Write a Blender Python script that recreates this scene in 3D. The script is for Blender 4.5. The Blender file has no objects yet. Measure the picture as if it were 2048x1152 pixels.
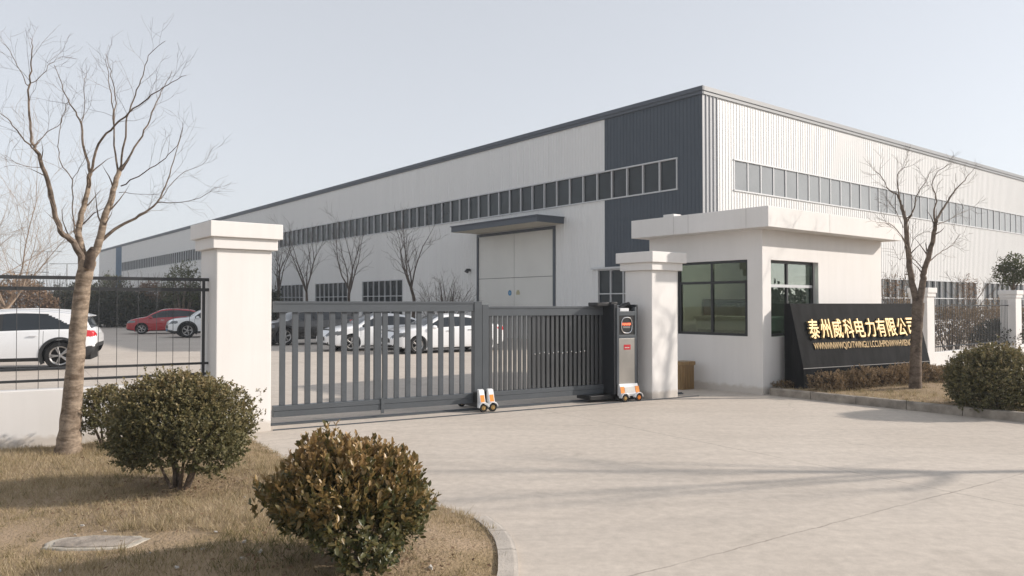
import bpy, math, random
import numpy as np
from mathutils import Vector, Matrix, Quaternion

R = math.radians
scene = bpy.context.scene
COL = scene.collection
rng = random.Random(7)

# ------------------------------------------------------------------ camera numbers
FPX, CAM_H = 1527.0, 1.85
PITCH = math.atan(31 / FPX)
CP, SP = math.cos(PITCH), math.sin(PITCH)


def at(x, y, depth):
    """A point of the place seen at photo pixel (x, y) standing at distance depth along +Y."""
    a, b = (x - 1024) / FPX, (576 - y) / FPX
    d = Vector((a, CP - b * SP, SP + b * CP))
    return Vector((0, 0, CAM_H)) + d * (depth / d.y)


U = Vector((0.7828, 0.6222, 0))
V = Vector((-0.6222, 0.7828, 0))
ANG_U = math.atan2(U.y, U.x)
G = Vector((0.868, 0.497, 0)).normalized()
ANG_G = math.atan2(G.y, G.x)

# ------------------------------------------------------------------ materials
MATS = {}


def new_mat(name):
    m = bpy.data.materials.new(name)
    m.use_nodes = True
    MATS[name] = m
    nt = m.node_tree
    return m, nt, nt.nodes['Principled BSDF']


def N(nt, kind, **kw):
    n = nt.nodes.new(kind)
    for k, v in kw.items():
        if k in n.inputs:
            n.inputs[k].default_value = v
        else:
            setattr(n, k, v)
    return n


def c4(c):
    return (c[0], c[1], c[2], 1)


def simple(name, col, rough=0.5, metal=0.0, spec=0.5, var=0.0, scale=3.0, bump=0.0, bscale=60.0, coat=0.0, stretch=None, col2=None):
    m, nt, b = new_mat(name)
    b.inputs['Roughness'].default_value = rough
    b.inputs['Metallic'].default_value = metal
    b.inputs['Specular IOR Level'].default_value = spec
    b.inputs['Coat Weight'].default_value = coat
    b.inputs['Base Color'].default_value = c4(col)
    if var > 0 or bump > 0:
        tc = N(nt, 'ShaderNodeTexCoord')
        mp = N(nt, 'ShaderNodeMapping')
        if stretch:
            mp.inputs['Scale'].default_value = stretch
        nt.links.new(tc.outputs['Object'], mp.inputs['Vector'])
    if var > 0:
        nz = N(nt, 'ShaderNodeTexNoise', Scale=scale, Detail=8.0, Roughness=0.62)
        nt.links.new(mp.outputs['Vector'], nz.inputs['Vector'])
        rp = N(nt, 'ShaderNodeValToRGB')
        lo = col2 if col2 else tuple(max(0, v * (1 - var)) for v in col)
        hi = col if col2 else tuple(min(1, v * (1 + var)) for v in col)
        rp.color_ramp.elements[0].position = 0.3
        rp.color_ramp.elements[0].color = c4(lo)
        rp.color_ramp.elements[1].position = 0.7
        rp.color_ramp.elements[1].color = c4(hi)
        nt.links.new(nz.outputs['Fac'], rp.inputs['Fac'])
        nt.links.new(rp.outputs['Color'], b.inputs['Base Color'])
    if bump > 0:
        n2 = N(nt, 'ShaderNodeTexNoise', Scale=bscale, Detail=5.0)
        nt.links.new(mp.outputs['Vector'], n2.inputs['Vector'])
        bp = N(nt, 'ShaderNodeBump', Strength=bump, Distance=0.02)
        nt.links.new(n2.outputs['Fac'], bp.inputs['Height'])
        nt.links.new(bp.outputs['Normal'], b.inputs['Normal'])
    return m


def emit(name, col, s):
    m, nt, b = new_mat(name)
    b.inputs['Base Color'].default_value = c4(col)
    b.inputs['Emission Color'].default_value = c4(col)
    b.inputs['Emission Strength'].default_value = s
    return m


def tinted(name, stops, rough=0.5, trans=0.25, spec=0.35):
    """Leaves and blades: colour from the mesh's own tint attribute."""
    m, nt, b = new_mat(name)
    at_ = N(nt, 'ShaderNodeAttribute', attribute_name='tint')
    rp = N(nt, 'ShaderNodeValToRGB')
    el = rp.color_ramp.elements
    while len(el) < len(stops):
        el.new(0.5)
    for e, (p, c) in zip(el, stops):
        e.position = p
        e.color = c4(c)
    nt.links.new(at_.outputs['Fac'], rp.inputs['Fac'])
    nt.links.new(rp.outputs['Color'], b.inputs['Base Color'])
    b.inputs['Roughness'].default_value = rough
    b.inputs['Specular IOR Level'].default_value = spec
    tr = N(nt, 'ShaderNodeBsdfTranslucent')
    nt.links.new(rp.outputs['Color'], tr.inputs['Color'])
    mx = N(nt, 'ShaderNodeMixShader')
    mx.inputs[0].default_value = trans
    nt.links.new(b.outputs[0], mx.inputs[1])
    nt.links.new(tr.outputs[0], mx.inputs[2])
    nt.links.new(mx.outputs[0], nt.nodes['Material Output'].inputs['Surface'])
    return m


def glass(name, tint, rough=0.0, refl=1.0, ior=1.5, fixed=None):
    m, nt, b = new_mat(name)
    nt.nodes.remove(b)
    t = N(nt, 'ShaderNodeBsdfTransparent', Color=c4(tint))
    g = N(nt, 'ShaderNodeBsdfGlossy', Roughness=rough, Color=(0.9 * refl, 0.97 * refl, 0.93 * refl, 1))
    f = N(nt, 'ShaderNodeFresnel', IOR=ior)
    mx = N(nt, 'ShaderNodeMixShader')
    if fixed:
        mx.inputs[0].default_value = fixed   # mirror-coated pane
    else:
        nt.links.new(f.outputs[0], mx.inputs[0])
    nt.links.new(t.outputs[0], mx.inputs[1])
    nt.links.new(g.outputs[0], mx.inputs[2])
    nt.links.new(mx.outputs[0], nt.nodes['Material Output'].inputs['Surface'])
    return m


def ramp(nt, src, p0, c0, p1, c1):
    r = N(nt, 'ShaderNodeValToRGB')
    r.color_ramp.elements[0].position = p0
    r.color_ramp.elements[0].color = c4(c0)
    r.color_ramp.elements[1].position = p1
    r.color_ramp.elements[1].color = c4(c1)
    nt.links.new(src, r.inputs['Fac'])
    return r.outputs['Color']


def mixc(nt, fac, a, b, mode='MIX'):
    m = N(nt, 'ShaderNodeMix', data_type='RGBA', blend_type=mode)
    if isinstance(fac, float):
        m.inputs[0].default_value = fac
    else:
        nt.links.new(fac, m.inputs[0])
    for s, i in ((a, 6), (b, 7)):
        if isinstance(s, tuple):
            m.inputs[i].default_value = c4(s)
        else:
            nt.links.new(s, m.inputs[i])
    return m.outputs[2]


def math_(nt, op, a, b=None, c=None):
    n = N(nt, 'ShaderNodeMath', operation=op)
    for i, s in enumerate((a, b, c)):
        if s is None:
            continue
        if isinstance(s, (int, float)):
            n.inputs[i].default_value = s
        else:
            nt.links.new(s, n.inputs[i])
    return n.outputs[0]


def concrete_mat():
    m, nt, b = new_mat('worn_concrete')
    tc = N(nt, 'ShaderNodeTexCoord')
    mp = N(nt, 'ShaderNodeMapping')
    mp.inputs['Location'].default_value = (0, 0, 0)
    nt.links.new(tc.outputs['Object'], mp.inputs['Vector'])
    P = mp.outputs['Vector']

    def noise(s, d=6.0, r=0.6, vec=P, dist=0.0):
        n = N(nt, 'ShaderNodeTexNoise', Scale=s, Detail=d, Roughness=r, Distortion=dist)
        nt.links.new(vec, n.inputs['Vector'])
        return n.outputs['Fac']
    base = ramp(nt, noise(0.35, 8, 0.65, dist=0.6), 0.32, (0.485, 0.43, 0.372), 0.68, (0.55, 0.492, 0.43))
    fine = ramp(nt, noise(9, 9, 0.7), 0.3, (0.84, 0.84, 0.84), 0.7, (1.1, 1.1, 1.1))
    c = mixc(nt, 1.0, base, fine, 'MULTIPLY')
    grit = ramp(nt, noise(120, 3, 0.6), 0.25, (0.84, 0.84, 0.84), 0.75, (1.12, 1.12, 1.12))
    c = mixc(nt, 1.0, c, grit, 'MULTIPLY')
    # brushed, wheel-worn streaks
    mp2 = N(nt, 'ShaderNodeMapping')
    mp2.inputs['Rotation'].default_value = (0, 0, -ANG_G + 0.9)
    mp2.inputs['Scale'].default_value = (0.25, 2.2, 1)
    nt.links.new(tc.outputs['Object'], mp2.inputs['Vector'])
    st = ramp(nt, noise(1.6, 6, 0.6, vec=mp2.outputs['Vector'], dist=0.4), 0.35, (0.9, 0.9, 0.9), 0.62, (1.05, 1.05, 1.05))
    c = mixc(nt, 0.5, c, st, 'MULTIPLY')
    # pale scuffs and dark stains
    scuff = ramp(nt, noise(0.9, 9, 0.75, dist=1.5), 0.66, (0, 0, 0), 0.74, (0.5, 0.5, 0.5))
    c = mixc(nt, scuff, c, (0.55, 0.51, 0.46))
    stain = ramp(nt, noise(0.55, 7, 0.6, dist=2.0), 0.62, (0, 0, 0), 0.72, (0.35, 0.35, 0.35))
    c = mixc(nt, stain, c, (0.28, 0.25, 0.215))
    # joints between slabs, wobbly and broken
    mp3 = N(nt, 'ShaderNodeMapping', vector_type='POINT')
    mp3.inputs['Rotation'].default_value = (0, 0, -R(33.3))
    nt.links.new(tc.outputs['Object'], mp3.inputs['Vector'])
    sx = N(nt, 'ShaderNodeSeparateXYZ')
    nt.links.new(mp3.outputs['Vector'], sx.inputs[0])
    wob = math_(nt, 'MULTIPLY', math_(nt, 'SUBTRACT', noise(2.2, 6, 0.7), 0.5), 0.09)
    # slab crossing seen at (4.32, 7.53)
    a0 = 4.32 * math.cos(R(33.3)) + 7.53 * math.sin(R(33.3))
    b0 = -4.32 * math.sin(R(33.3)) + 7.53 * math.cos(R(33.3))
    lines = None
    for comp, off, per in ((sx.outputs[0], a0, 6.0), (sx.outputs[1], b0, 6.5)):
        v = math_(nt, 'ADD', math_(nt, 'SUBTRACT', comp, off - per / 2), wob)
        v = math_(nt, 'ABSOLUTE', math_(nt, 'SUBTRACT', math_(nt, 'FLOORED_MODULO', v, per), per / 2))
        l = math_(nt, 'SUBTRACT', 1.0, math_(nt, 'MINIMUM', math_(nt, 'DIVIDE', v, 0.012), 1.0))
        lines = l if lines is None else math_(nt, 'MAXIMUM', lines, l)
    brk = ramp(nt, noise(1.3, 4, 0.6), 0.36, (0.35, 0.35, 0.35), 0.58, (0.95, 0.95, 0.95))
    lines = math_(nt, 'MULTIPLY', lines, brk)
    c = mixc(nt, lines, c, (0.19, 0.165, 0.14))
    # hairline cracks
    vo = N(nt, 'ShaderNodeTexVoronoi', feature='DISTANCE_TO_EDGE', Scale=0.16)
    wv = N(nt, 'ShaderNodeVectorMath', operation='MULTIPLY_ADD')
    nn = N(nt, 'ShaderNodeTexNoise', Scale=1.1, Detail=7.0, Roughness=0.7)
    nt.links.new(P, nn.inputs['Vector'])
    nt.links.new(nn.outputs['Color'], wv.inputs[0])
    wv.inputs[1].default_value = (0.8, 0.8, 0.0)
    nt.links.new(P, wv.inputs[2])
    nt.links.new(wv.outputs[0], vo.inputs['Vector'])
    cr = math_(nt, 'SUBTRACT', 1.0, math_(nt, 'MINIMUM', math_(nt, 'DIVIDE', vo.outputs['Distance'], 0.0016), 1.0))
    gate_ = ramp(nt, noise(0.23, 2, 0.5), 0.52, (0, 0, 0), 0.6, (0.55, 0.55, 0.55))
    c = mixc(nt, math_(nt, 'MULTIPLY', cr, gate_), c, (0.2, 0.175, 0.15))
    nt.links.new(c, b.inputs['Base Color'])
    b.inputs['Roughness'].default_value = 0.85
    b.inputs['Specular IOR Level'].default_value = 0.25
    bp = N(nt, 'ShaderNodeBump', Strength=0.25, Distance=0.006)
    nt.links.new(noise(70, 5, 0.65), bp.inputs['Height'])
    nt.links.new(bp.outputs['Normal'], b.inputs['Normal'])
    return m


def bark_mat(name, c0, c1, band=8.0):
    m, nt, b = new_mat(name)
    tc = N(nt, 'ShaderNodeTexCoord')
    mp = N(nt, 'ShaderNodeMapping')
    mp.inputs['Scale'].default_value = (3, 3, band)
    nt.links.new(tc.outputs['Object'], mp.inputs['Vector'])
    n = N(nt, 'ShaderNodeTexNoise', Scale=1.6, Detail=8.0, Roughness=0.65, Distortion=0.5)
    nt.links.new(mp.outputs['Vector'], n.inputs['Vector'])
    c = ramp(nt, n.outputs['Fac'], 0.36, c0, 0.6, c1)
    n2 = N(nt, 'ShaderNodeTexNoise', Scale=30, Detail=5.0, Roughness=0.6)
    nt.links.new(tc.outputs['Object'], n2.inputs['Vector'])
    c = mixc(nt, 1.0, c, ramp(nt, n2.outputs['Fac'], 0.3, (0.7, 0.7, 0.7), 0.7, (1.15, 1.15, 1.15)), 'MULTIPLY')
    nt.links.new(c, b.inputs['Base Color'])
    b.inputs['Roughness'].default_value = 0.9
    b.inputs['Specular IOR Level'].default_value = 0.2
    bp = N(nt, 'ShaderNodeBump', Strength=0.6, Distance=0.015)
    nt.links.new(n.outputs['Fac'], bp.inputs['Height'])
    nt.links.new(bp.outputs['Normal'], b.inputs['Normal'])
    return m


def plaster_mat(name, col, streak=0.08):
    """White masonry paint: faint rain streaks, grime near the foot, fine roughness."""
    m, nt, b = new_mat(name)
    tc = N(nt, 'ShaderNodeTexCoord')
    mp = N(nt, 'ShaderNodeMapping')
    mp.inputs['Scale'].default_value = (5, 5, 0.35)
    nt.links.new(tc.outputs['Object'], mp.inputs['Vector'])
    n = N(nt, 'ShaderNodeTexNoise', Scale=1.5, Detail=8.0, Roughness=0.65)
    nt.links.new(mp.outputs['Vector'], n.inputs['Vector'])
    c = ramp(nt, n.outputs['Fac'], 0.38, tuple(v * (1 - streak) for v in col), 0.56, col)
    n2 = N(nt, 'ShaderNodeTexNoise', Scale=1.2, Detail=6.0)
    nt.links.new(tc.outputs['Object'], n2.inputs['Vector'])
    c = mixc(nt, 1.0, c, ramp(nt, n2.outputs['Fac'], 0.3, (0.95, 0.95, 0.94), 0.7, (1, 1, 1)), 'MULTIPLY')
    # splashed dirt in the lowest 15 cm
    sx = N(nt, 'ShaderNodeSeparateXYZ')
    nt.links.new(tc.outputs['Object'], sx.inputs[0])
    n3 = N(nt, 'ShaderNodeTexNoise', Scale=7, Detail=6.0, Roughness=0.7)
    nt.links.new(tc.outputs['Object'], n3.inputs['Vector'])
    h = math_(nt, 'ADD', sx.outputs[2], math_(nt, 'MULTIPLY', n3.outputs['Fac'], -0.22))
    d = ramp(nt, h, 0.0, (0.55, 0.55, 0.55), 0.07, (0, 0, 0))
    c = mixc(nt, d, c, (0.42, 0.36, 0.29))
    nt.links.new(c, b.inputs['Base Color'])
    b.inputs['Roughness'].default_value = 0.75
    b.inputs['Specular IOR Level'].default_value = 0.25
    bp = N(nt, 'ShaderNodeBump', Strength=0.12, Distance=0.004)
    n4 = N(nt, 'ShaderNodeTexNoise', Scale=90, Detail=4.0)
    nt.links.new(tc.outputs['Object'], n4.inputs['Vector'])
    nt.links.new(n4.outputs['Fac'], bp.inputs['Height'])
    nt.links.new(bp.outputs['Normal'], b.inputs['Normal'])
    return m


def cladding_mat(name, col, rough=0.45):
    m, nt, b = new_mat(name)
    tc = N(nt, 'ShaderNodeTexCoord')
    mp = N(nt, 'ShaderNodeMapping')
    mp.inputs['Scale'].default_value = (2.2, 2.2, 0.12)
    nt.links.new(tc.outputs['Object'], mp.inputs['Vector'])
    n = N(nt, 'ShaderNodeTexNoise', Scale=1.3, Detail=7.0, Roughness=0.6)
    nt.links.new(mp.outputs['Vector'], n.inputs['Vector'])
    c = ramp(nt, n.outputs['Fac'], 0.3, tuple(v * 0.95 for v in col), 0.65, col)
    nt.links.new(c, b.inputs['Base Color'])
    b.inputs['Roughness'].default_value = rough
    b.inputs['Specular IOR Level'].default_value = 0.4
    return m


M_CONC = concrete_mat()
M_SOIL = simple('bare_soil', (0.24, 0.19, 0.13), 0.95, var=0.3, scale=0.8, spec=0.1)
M_TURF = simple('dry_turf', (0.36, 0.27, 0.19), 0.95, col2=(0.28, 0.21, 0.125), var=0.35, scale=1.6, bump=0.9, bscale=35, spec=0.1)
M_KERB = simple('kerb_stone', (0.30, 0.265, 0.225), 0.9, var=0.35, scale=5, bump=0.5, bscale=40, spec=0.2)
M_WHITE = plaster_mat('white_masonry_paint', (0.74, 0.722, 0.705), 0.03)
M_SOFFIT = simple('white_ceiling_paint', (0.8, 0.78, 0.75), 0.8)
M_CLAD = cladding_mat('white_ribbed_steel', (0.70, 0.70, 0.69))
M_SLATE = cladding_mat('slate_blue_ribbed_steel', (0.056, 0.072, 0.092), 0.65)
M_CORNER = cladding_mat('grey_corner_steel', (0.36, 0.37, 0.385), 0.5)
M_TRIM = simple('slate_trim_steel', (0.062, 0.075, 0.095), 0.55)
M_BLUESTRIPE = simple('blue_steel_sheet', (0.07, 0.13, 0.21), 0.5)
M_ALU = simple('pale_aluminium_frame', (0.5, 0.51, 0.52), 0.45, metal=0.1)
M_DARKPANE = simple('dark_factory_glass', (0.018, 0.024, 0.028), 0.16, spec=0.3, var=0.5, scale=0.6)
M_PALEPANE = simple('sky_paled_factory_glass', (0.235, 0.25, 0.26), 0.2, spec=0.5, var=0.12, scale=0.5)  # pale sky reflection painted into the base colour of the glass
M_DOOR = simple('cream_door_sheet', (0.64, 0.635, 0.6), 0.55, var=0.05, scale=0.6)
M_SEAM = simple('dark_seam', (0.06, 0.06, 0.06), 0.7)
M_GATE = simple('grey_gate_paint', (0.078, 0.088, 0.098), 0.38, var=0.1, scale=1.5, spec=0.5)
M_GATEDARK = simple('charcoal_gate_paint', (0.018, 0.021, 0.026), 0.4)
M_GATESTEEL = simple('satin_gate_steel', (0.125, 0.132, 0.14), 0.25, metal=0.6, var=0.12, scale=2)
M_BLACK = simple('black_plastic', (0.012, 0.012, 0.013), 0.45)
M_STEEL = simple('brushed_steel', (0.50, 0.475, 0.44), 0.32, metal=0.75, var=0.12, scale=2.0)
M_CHROME = simple('polished_steel', (0.7, 0.7, 0.7), 0.15, metal=1.0)
M_GUARD = simple('white_glossy_shell', (0.78, 0.79, 0.8), 0.3, coat=0.3)
M_ORANGE = simple('orange_reflector', (0.75, 0.25, 0.02), 0.4)
M_RED = simple('red_sticker', (0.5, 0.02, 0.03), 0.45)
M_LED = emit('led_orange', (1.0, 0.16, 0.07), 0.55)
M_LEDGREY = simple('led_grey', (0.22, 0.21, 0.21), 0.6)
M_BRASS = simple('brass_hub', (0.55, 0.38, 0.16), 0.35, metal=0.8)
M_RUBBER = simple('tyre_rubber', (0.02, 0.02, 0.02), 0.85, spec=0.2)
M_FENCE = simple('black_fence_paint', (0.03, 0.032, 0.035), 0.5)
M_GRANITE = simple('black_granite', (0.012, 0.0125, 0.0135), 0.55, spec=0.025, var=0.5, scale=2.5, stretch=(2.6, 2.6, 0.35))
M_GOLD = simple('gold_letter_metal', (0.62, 0.45, 0.21), 0.45, metal=0.3, var=0.08, scale=6)
M_BRONZE = simple('bronze_bin_sheet', (0.32, 0.21, 0.1), 0.4, metal=0.6, var=0.3, scale=6, stretch=(8, 8, 0.3))
M_WINFRAME = simple('black_window_frame', (0.012, 0.014, 0.016), 0.4)
M_GLASS = glass('green_tinted_glass', (0.47, 0.515, 0.45), ior=1.55)
M_GLASS2 = glass('greener_window_glass', (0.44, 0.53, 0.49), fixed=0.2)
M_DESK = simple('white_desk_top', (0.8, 0.8, 0.76), 0.4)
M_WOOD = simple('brown_wood_veneer', (0.16, 0.11, 0.07), 0.5, var=0.25, scale=4)
M_CABINET = simple('grey_cabinet', (0.22, 0.22, 0.2), 0.5)
M_FLOORT = simple('grey_floor_tile', (0.3, 0.29, 0.27), 0.4)
M_LAMP = emit('lit_lamp', (1.0, 0.95, 0.85), 12)
M_BARK = bark_mat('pale_peeling_bark', (0.13, 0.095, 0.068), (0.34, 0.27, 0.205), 9)
M_BARKDARK = bark_mat('dark_bark', (0.05, 0.038, 0.03), (0.13, 0.10, 0.08), 3)
M_BARKMID = bark_mat('grey_brown_bark', (0.085, 0.065, 0.05), (0.21, 0.165, 0.13), 6)
M_TWIGPALE = simple('pale_twig', (0.27, 0.2, 0.14), 0.9)
M_SLABSTONE = simple('weathered_slab', (0.40, 0.36, 0.30), 0.9, var=0.3, scale=4, bump=0.6, bscale=18)
M_PAPER = simple('white_litter', (0.5, 0.47, 0.43), 0.8)
M_BLUE = simple('blue_sign_face', (0.03, 0.2, 0.42), 0.5)
M_BEIGE = simple('beige_sign_face', (0.42, 0.38, 0.24), 0.6)
M_GALV = simple('galvanised_pole', (0.3, 0.31, 0.32), 0.6)
M_CARWHITE = simple('white_car_paint', (0.76, 0.77, 0.78), 0.28, coat=0.8)
M_CARRED = simple('red_car_paint', (0.34, 0.006, 0.014), 0.25, coat=0.8)
M_CARBLACK = simple('dark_car_paint', (0.016, 0.014, 0.013), 0.25, coat=0.8)
M_CARGLASS = simple('tinted_car_glass', (0.016, 0.021, 0.026), 0.05, spec=0.6)
M_CARTRIM = simple('black_car_trim', (0.02, 0.021, 0.022), 0.6)
M_HEADL = simple('headlamp_lens', (0.16, 0.17, 0.18), 0.08, spec=0.8, metal=0.3)
M_TAILL = simple('red_tail_lamp', (0.5, 0.012, 0.015), 0.12, coat=0.8)
M_RIM = simple('alloy_rim', (0.42, 0.41, 0.4), 0.3, metal=0.8)
M_WELL = simple('wheel_well', (0.006, 0.006, 0.006), 0.9)

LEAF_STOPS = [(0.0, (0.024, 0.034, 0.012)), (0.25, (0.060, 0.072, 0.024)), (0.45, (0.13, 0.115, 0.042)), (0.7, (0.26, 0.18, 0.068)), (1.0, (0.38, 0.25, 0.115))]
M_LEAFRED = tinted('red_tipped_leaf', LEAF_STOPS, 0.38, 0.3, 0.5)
M_LEAFBOX = tinted('small_olive_leaf', [(0.0, (0.042, 0.046, 0.020)), (0.3, (0.118, 0.115, 0.048)), (0.6, (0.225, 0.19, 0.088)), (1.0, (0.32, 0.235, 0.12))], 0.45, 0.28)
M_LEAFBROWN = tinted('brown_dry_leaf', [(0.0, (0.11, 0.08, 0.042)), (0.5, (0.25, 0.175, 0.10)), (1.0, (0.38, 0.27, 0.155))], 0.7, 0.3)
M_LEAFHEDGE = tinted('dark_hedge_leaf', [(0.0, (0.012, 0.017, 0.008)), (0.6, (0.035, 0.042, 0.018)), (1.0, (0.09, 0.075, 0.04))], 0.7, 0.2)
M_LEAFTAN = tinted('tan_dry_leaf', [(0.0, (0.16, 0.10, 0.06)), (1.0, (0.30, 0.20, 0.125))], 0.8, 0.35)
M_LEAFGREEN = tinted('grey_green_leaf', [(0.0, (0.05, 0.065, 0.025)), (1.0, (0.15, 0.15, 0.065))], 0.6, 0.3)
M_GRASS = tinted('winter_grass_blade', [(0.0, (0.085, 0.095, 0.035)), (0.25, (0.22, 0.185, 0.09)), (0.6, (0.40, 0.315, 0.195)), (1.0, (0.54, 0.45, 0.31))], 0.85, 0.3, 0.15)


# ------------------------------------------------------------------ mesh helpers
class MB:
    def __init__(s):
        s.v, s.f, s.m, s.sm = [], [], [], []

    def add(s, vs, fs, m=0, smooth=False):
        o = len(s.v)
        s.v += [tuple(p) for p in vs]
        for f in fs:
            s.f.append(tuple(i + o for i in f))
            s.m.append(m)
            s.sm.append(smooth)
        return s

    def box(s, x0, x1, y0, y1, z0, z1, m=0):
        vs = [(x0, y0, z0), (x1, y0, z0), (x1, y1, z0), (x0, y1, z0), (x0, y0, z1), (x1, y0, z1), (x1, y1, z1), (x0, y1, z1)]
        return s.add(vs, [(0, 3, 2, 1), (4, 5, 6, 7), (0, 1, 5, 4), (1, 2, 6, 5), (2, 3, 7, 6), (3, 0, 4, 7)], m)

    def prism(s, poly, fn, m=0):
        """poly: CCW 2-D points; fn(x, y, t) -> 3-D with t = 0 / 1 the two caps."""
        n = len(poly)
        vs = [fn(x, y, 0) for x, y in poly] + [fn(x, y, 1) for x, y in poly]
        fs = [tuple(range(n))[::-1], tuple(range(n, 2 * n))]
        fs += [(i, (i + 1) % n, n + (i + 1) % n, n + i) for i in range(n)]
        return s.add(vs, fs, m)

    def tube(s, pts, rad, sides=8, m=0, cap=True, smooth=True):
        pts = [Vector(p) for p in pts]
        n = len(pts)
        if isinstance(rad, (int, float)):
            rad = [rad] * n
        vs = []
        t0 = (pts[1] - pts[0]).normalized()
        ref = Vector((0, 0, 1)) if abs(t0.z) < 0.9 else Vector((1, 0, 0))
        a = t0.cross(ref).normalized()
        for i in range(n):
            t = (pts[min(i + 1, n - 1)] - pts[max(i - 1, 0)]).normalized()
            a = (a - t * a.dot(t)).normalized()
            b = t.cross(a)
            for k in range(sides):
                an = 2 * math.pi * k / sides
                vs.append(pts[i] + (a * math.cos(an) + b * math.sin(an)) * rad[i])
        fs = []
        for i in range(n - 1):
            for k in range(sides):
                k2 = (k + 1) % sides
                fs.append((i * sides + k, i * sides + k2, (i + 1) * sides + k2, (i + 1) * sides + k))
        s.add(vs, fs, m, smooth)
        if cap:
            o = len(s.v) - len(vs)
            s.f.append(tuple(o + k for k in range(sides))[::-1]); s.m.append(m); s.sm.append(False)
            s.f.append(tuple(o + (n - 1) * sides + k for k in range(sides))); s.m.append(m); s.sm.append(False)
        return s

    def lathe(s, prof, seg=24, org=(0, 0, 0), axis='z', m=0, smooth=True):
        """prof: (r, h) points turned about the axis."""
        vs = []
        for r, h in prof:
            for k in range(seg):
                a = 2 * math.pi * k / seg
                c, q = r * math.cos(a), r * math.sin(a)
                p = (c, q, h) if axis == 'z' else ((c, h, q) if axis == 'y' else (h, c, q))
                vs.append((p[0] + org[0], p[1] + org[1], p[2] + org[2]))
        fs = []
        for i in range(len(prof) - 1):
            for k in range(seg):
                k2 = (k + 1) % seg
                fs.append((i * seg + k, i * seg + k2, (i + 1) * seg + k2, (i + 1) * seg + k))
        return s.add(vs, fs, m, smooth)

    def build(s, name, mats, parent=None, bevel=0.0, seg=2, sharp=40):
        me = bpy.data.meshes.new(name)
        me.from_pydata(s.v, [], s.f)
        mats = mats if isinstance(mats, (list, tuple)) else [mats]
        for m in mats:
            me.materials.append(m)
        me.polygons.foreach_set('material_index', s.m)
        me.polygons.foreach_set('use_smooth', s.sm)
        if any(s.sm):
            me.set_sharp_from_angle(angle=R(sharp))
        me.update()
        o = bpy.data.objects.new(name, me)
        COL.objects.link(o)
        if parent:
            o.parent = parent
        if bevel > 0:
            b = o.modifiers.new('edge', 'BEVEL')
            b.width = bevel
            b.segments = seg
            b.limit_method = 'ANGLE'
        return o


def tag(o, label=None, cat=None, group=None, kind=None):
    for k, v in (('label', label), ('category', cat), ('group', group), ('kind', kind)):
        if v:
            o[k] = v
    return o


def thing(name, label, cat, loc=(0, 0, 0), rz=0.0, group=None):
    o = bpy.data.objects.new(name, None)
    o.empty_display_size = 0.3
    COL.objects.link(o)
    o.location = loc
    o.rotation_euler = (0, 0, rz)
    return tag(o, label, cat, group)


def copy_tree(o, parent=None):
    c = o.copy()
    COL.objects.link(c)
    c.parent = parent
    for ch in list(o.children):
        copy_tree(ch, c)
    return c


def np_mesh(name, verts, faces, mat, tint=None, parent=None, smooth=False):
    """verts (N,3); faces (F,k) of one size k, or a list of such arrays."""
    me = bpy.data.meshes.new(name)
    fl = faces if isinstance(faces, list) else [faces]
    me.vertices.add(len(verts))
    me.vertices.foreach_set('co', np.asarray(verts, np.float32).ravel())
    loops = np.concatenate([f.ravel() for f in fl]).astype(np.int32)
    tot = np.concatenate([np.full(len(f), f.shape[1]) for f in fl]).astype(np.int32)
    start = np.concatenate([[0], np.cumsum(tot)[:-1]]).astype(np.int32)
    me.loops.add(len(loops))
    me.loops.foreach_set('vertex_index', loops)
    me.polygons.add(len(tot))
    me.polygons.foreach_set('loop_start', start)
    me.polygons.foreach_set('loop_total', tot)
    if smooth:
        me.polygons.foreach_set('use_smooth', np.ones(len(tot), bool))
    me.update(calc_edges=True)
    if tint is not None:
        a = me.attributes.new('tint', 'FLOAT', 'FACE')
        a.data.foreach_set('value', np.asarray(tint, np.float32))
    me.materials.append(mat)
    o = bpy.data.objects.new(name, me)
    COL.objects.link(o)
    if parent:
        o.parent = parent
    return o


# ------------------------------------------------------------------ foliage
def unit(a):
    return a / (np.linalg.norm(a, axis=1, keepdims=True) + 1e-9)


def leaf_mesh(name, pos, d, nrm, L, W, tint, mat, parent, fold=0.25, detail=True):
    """Each leaf a small folded blade: base pos, direction d, face normal nrm."""
    d = unit(d)
    sd = unit(np.cross(d, nrm))
    up = np.cross(sd, d)
    n = len(pos)
    L = np.broadcast_to(L, (n,))[:, None]
    W = np.broadcast_to(W, (n,))[:, None]
    if detail:
        pts = [(0, 0, 0), (0.32, 0, -0.03), (0.7, 0, -0.06), (1, 0, -0.16), (0.34, 0.9, fold), (0.7, 0.82, fold), (0.34, -0.9, fold), (0.7, -0.82, fold)]
        tri = np.array([(0, 1, 4), (0, 6, 1), (2, 3, 5), (2, 7, 3)])
        quad = np.array([(1, 2, 5, 4), (6, 7, 2, 1)])
    else:
        pts = [(0, 0, 0), (1, 0, -0.1), (0.5, 0.9, fold), (0.5, -0.9, fold)]
        tri = np.array([(0, 1, 2), (0, 3, 1)])
        quad = None
    vs = np.stack([pos + d * L * p[0] + sd * W * 0.5 * p[1] + up * W * 0.5 * p[2] for p in pts], 1)
    k = len(pts)
    off = (np.arange(n) * k)[:, None, None]
    fs = [(tri[None] + off).reshape(-1, 3)]
    tt = [np.repeat(tint, len(tri))]
    if quad is not None:
        fs.append((quad[None] + off).reshape(-1, 4))
        tt.append(np.repeat(tint, len(quad)))
    return np_mesh(name, vs.reshape(-1, 3), fs, mat, np.concatenate(tt), parent)


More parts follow.
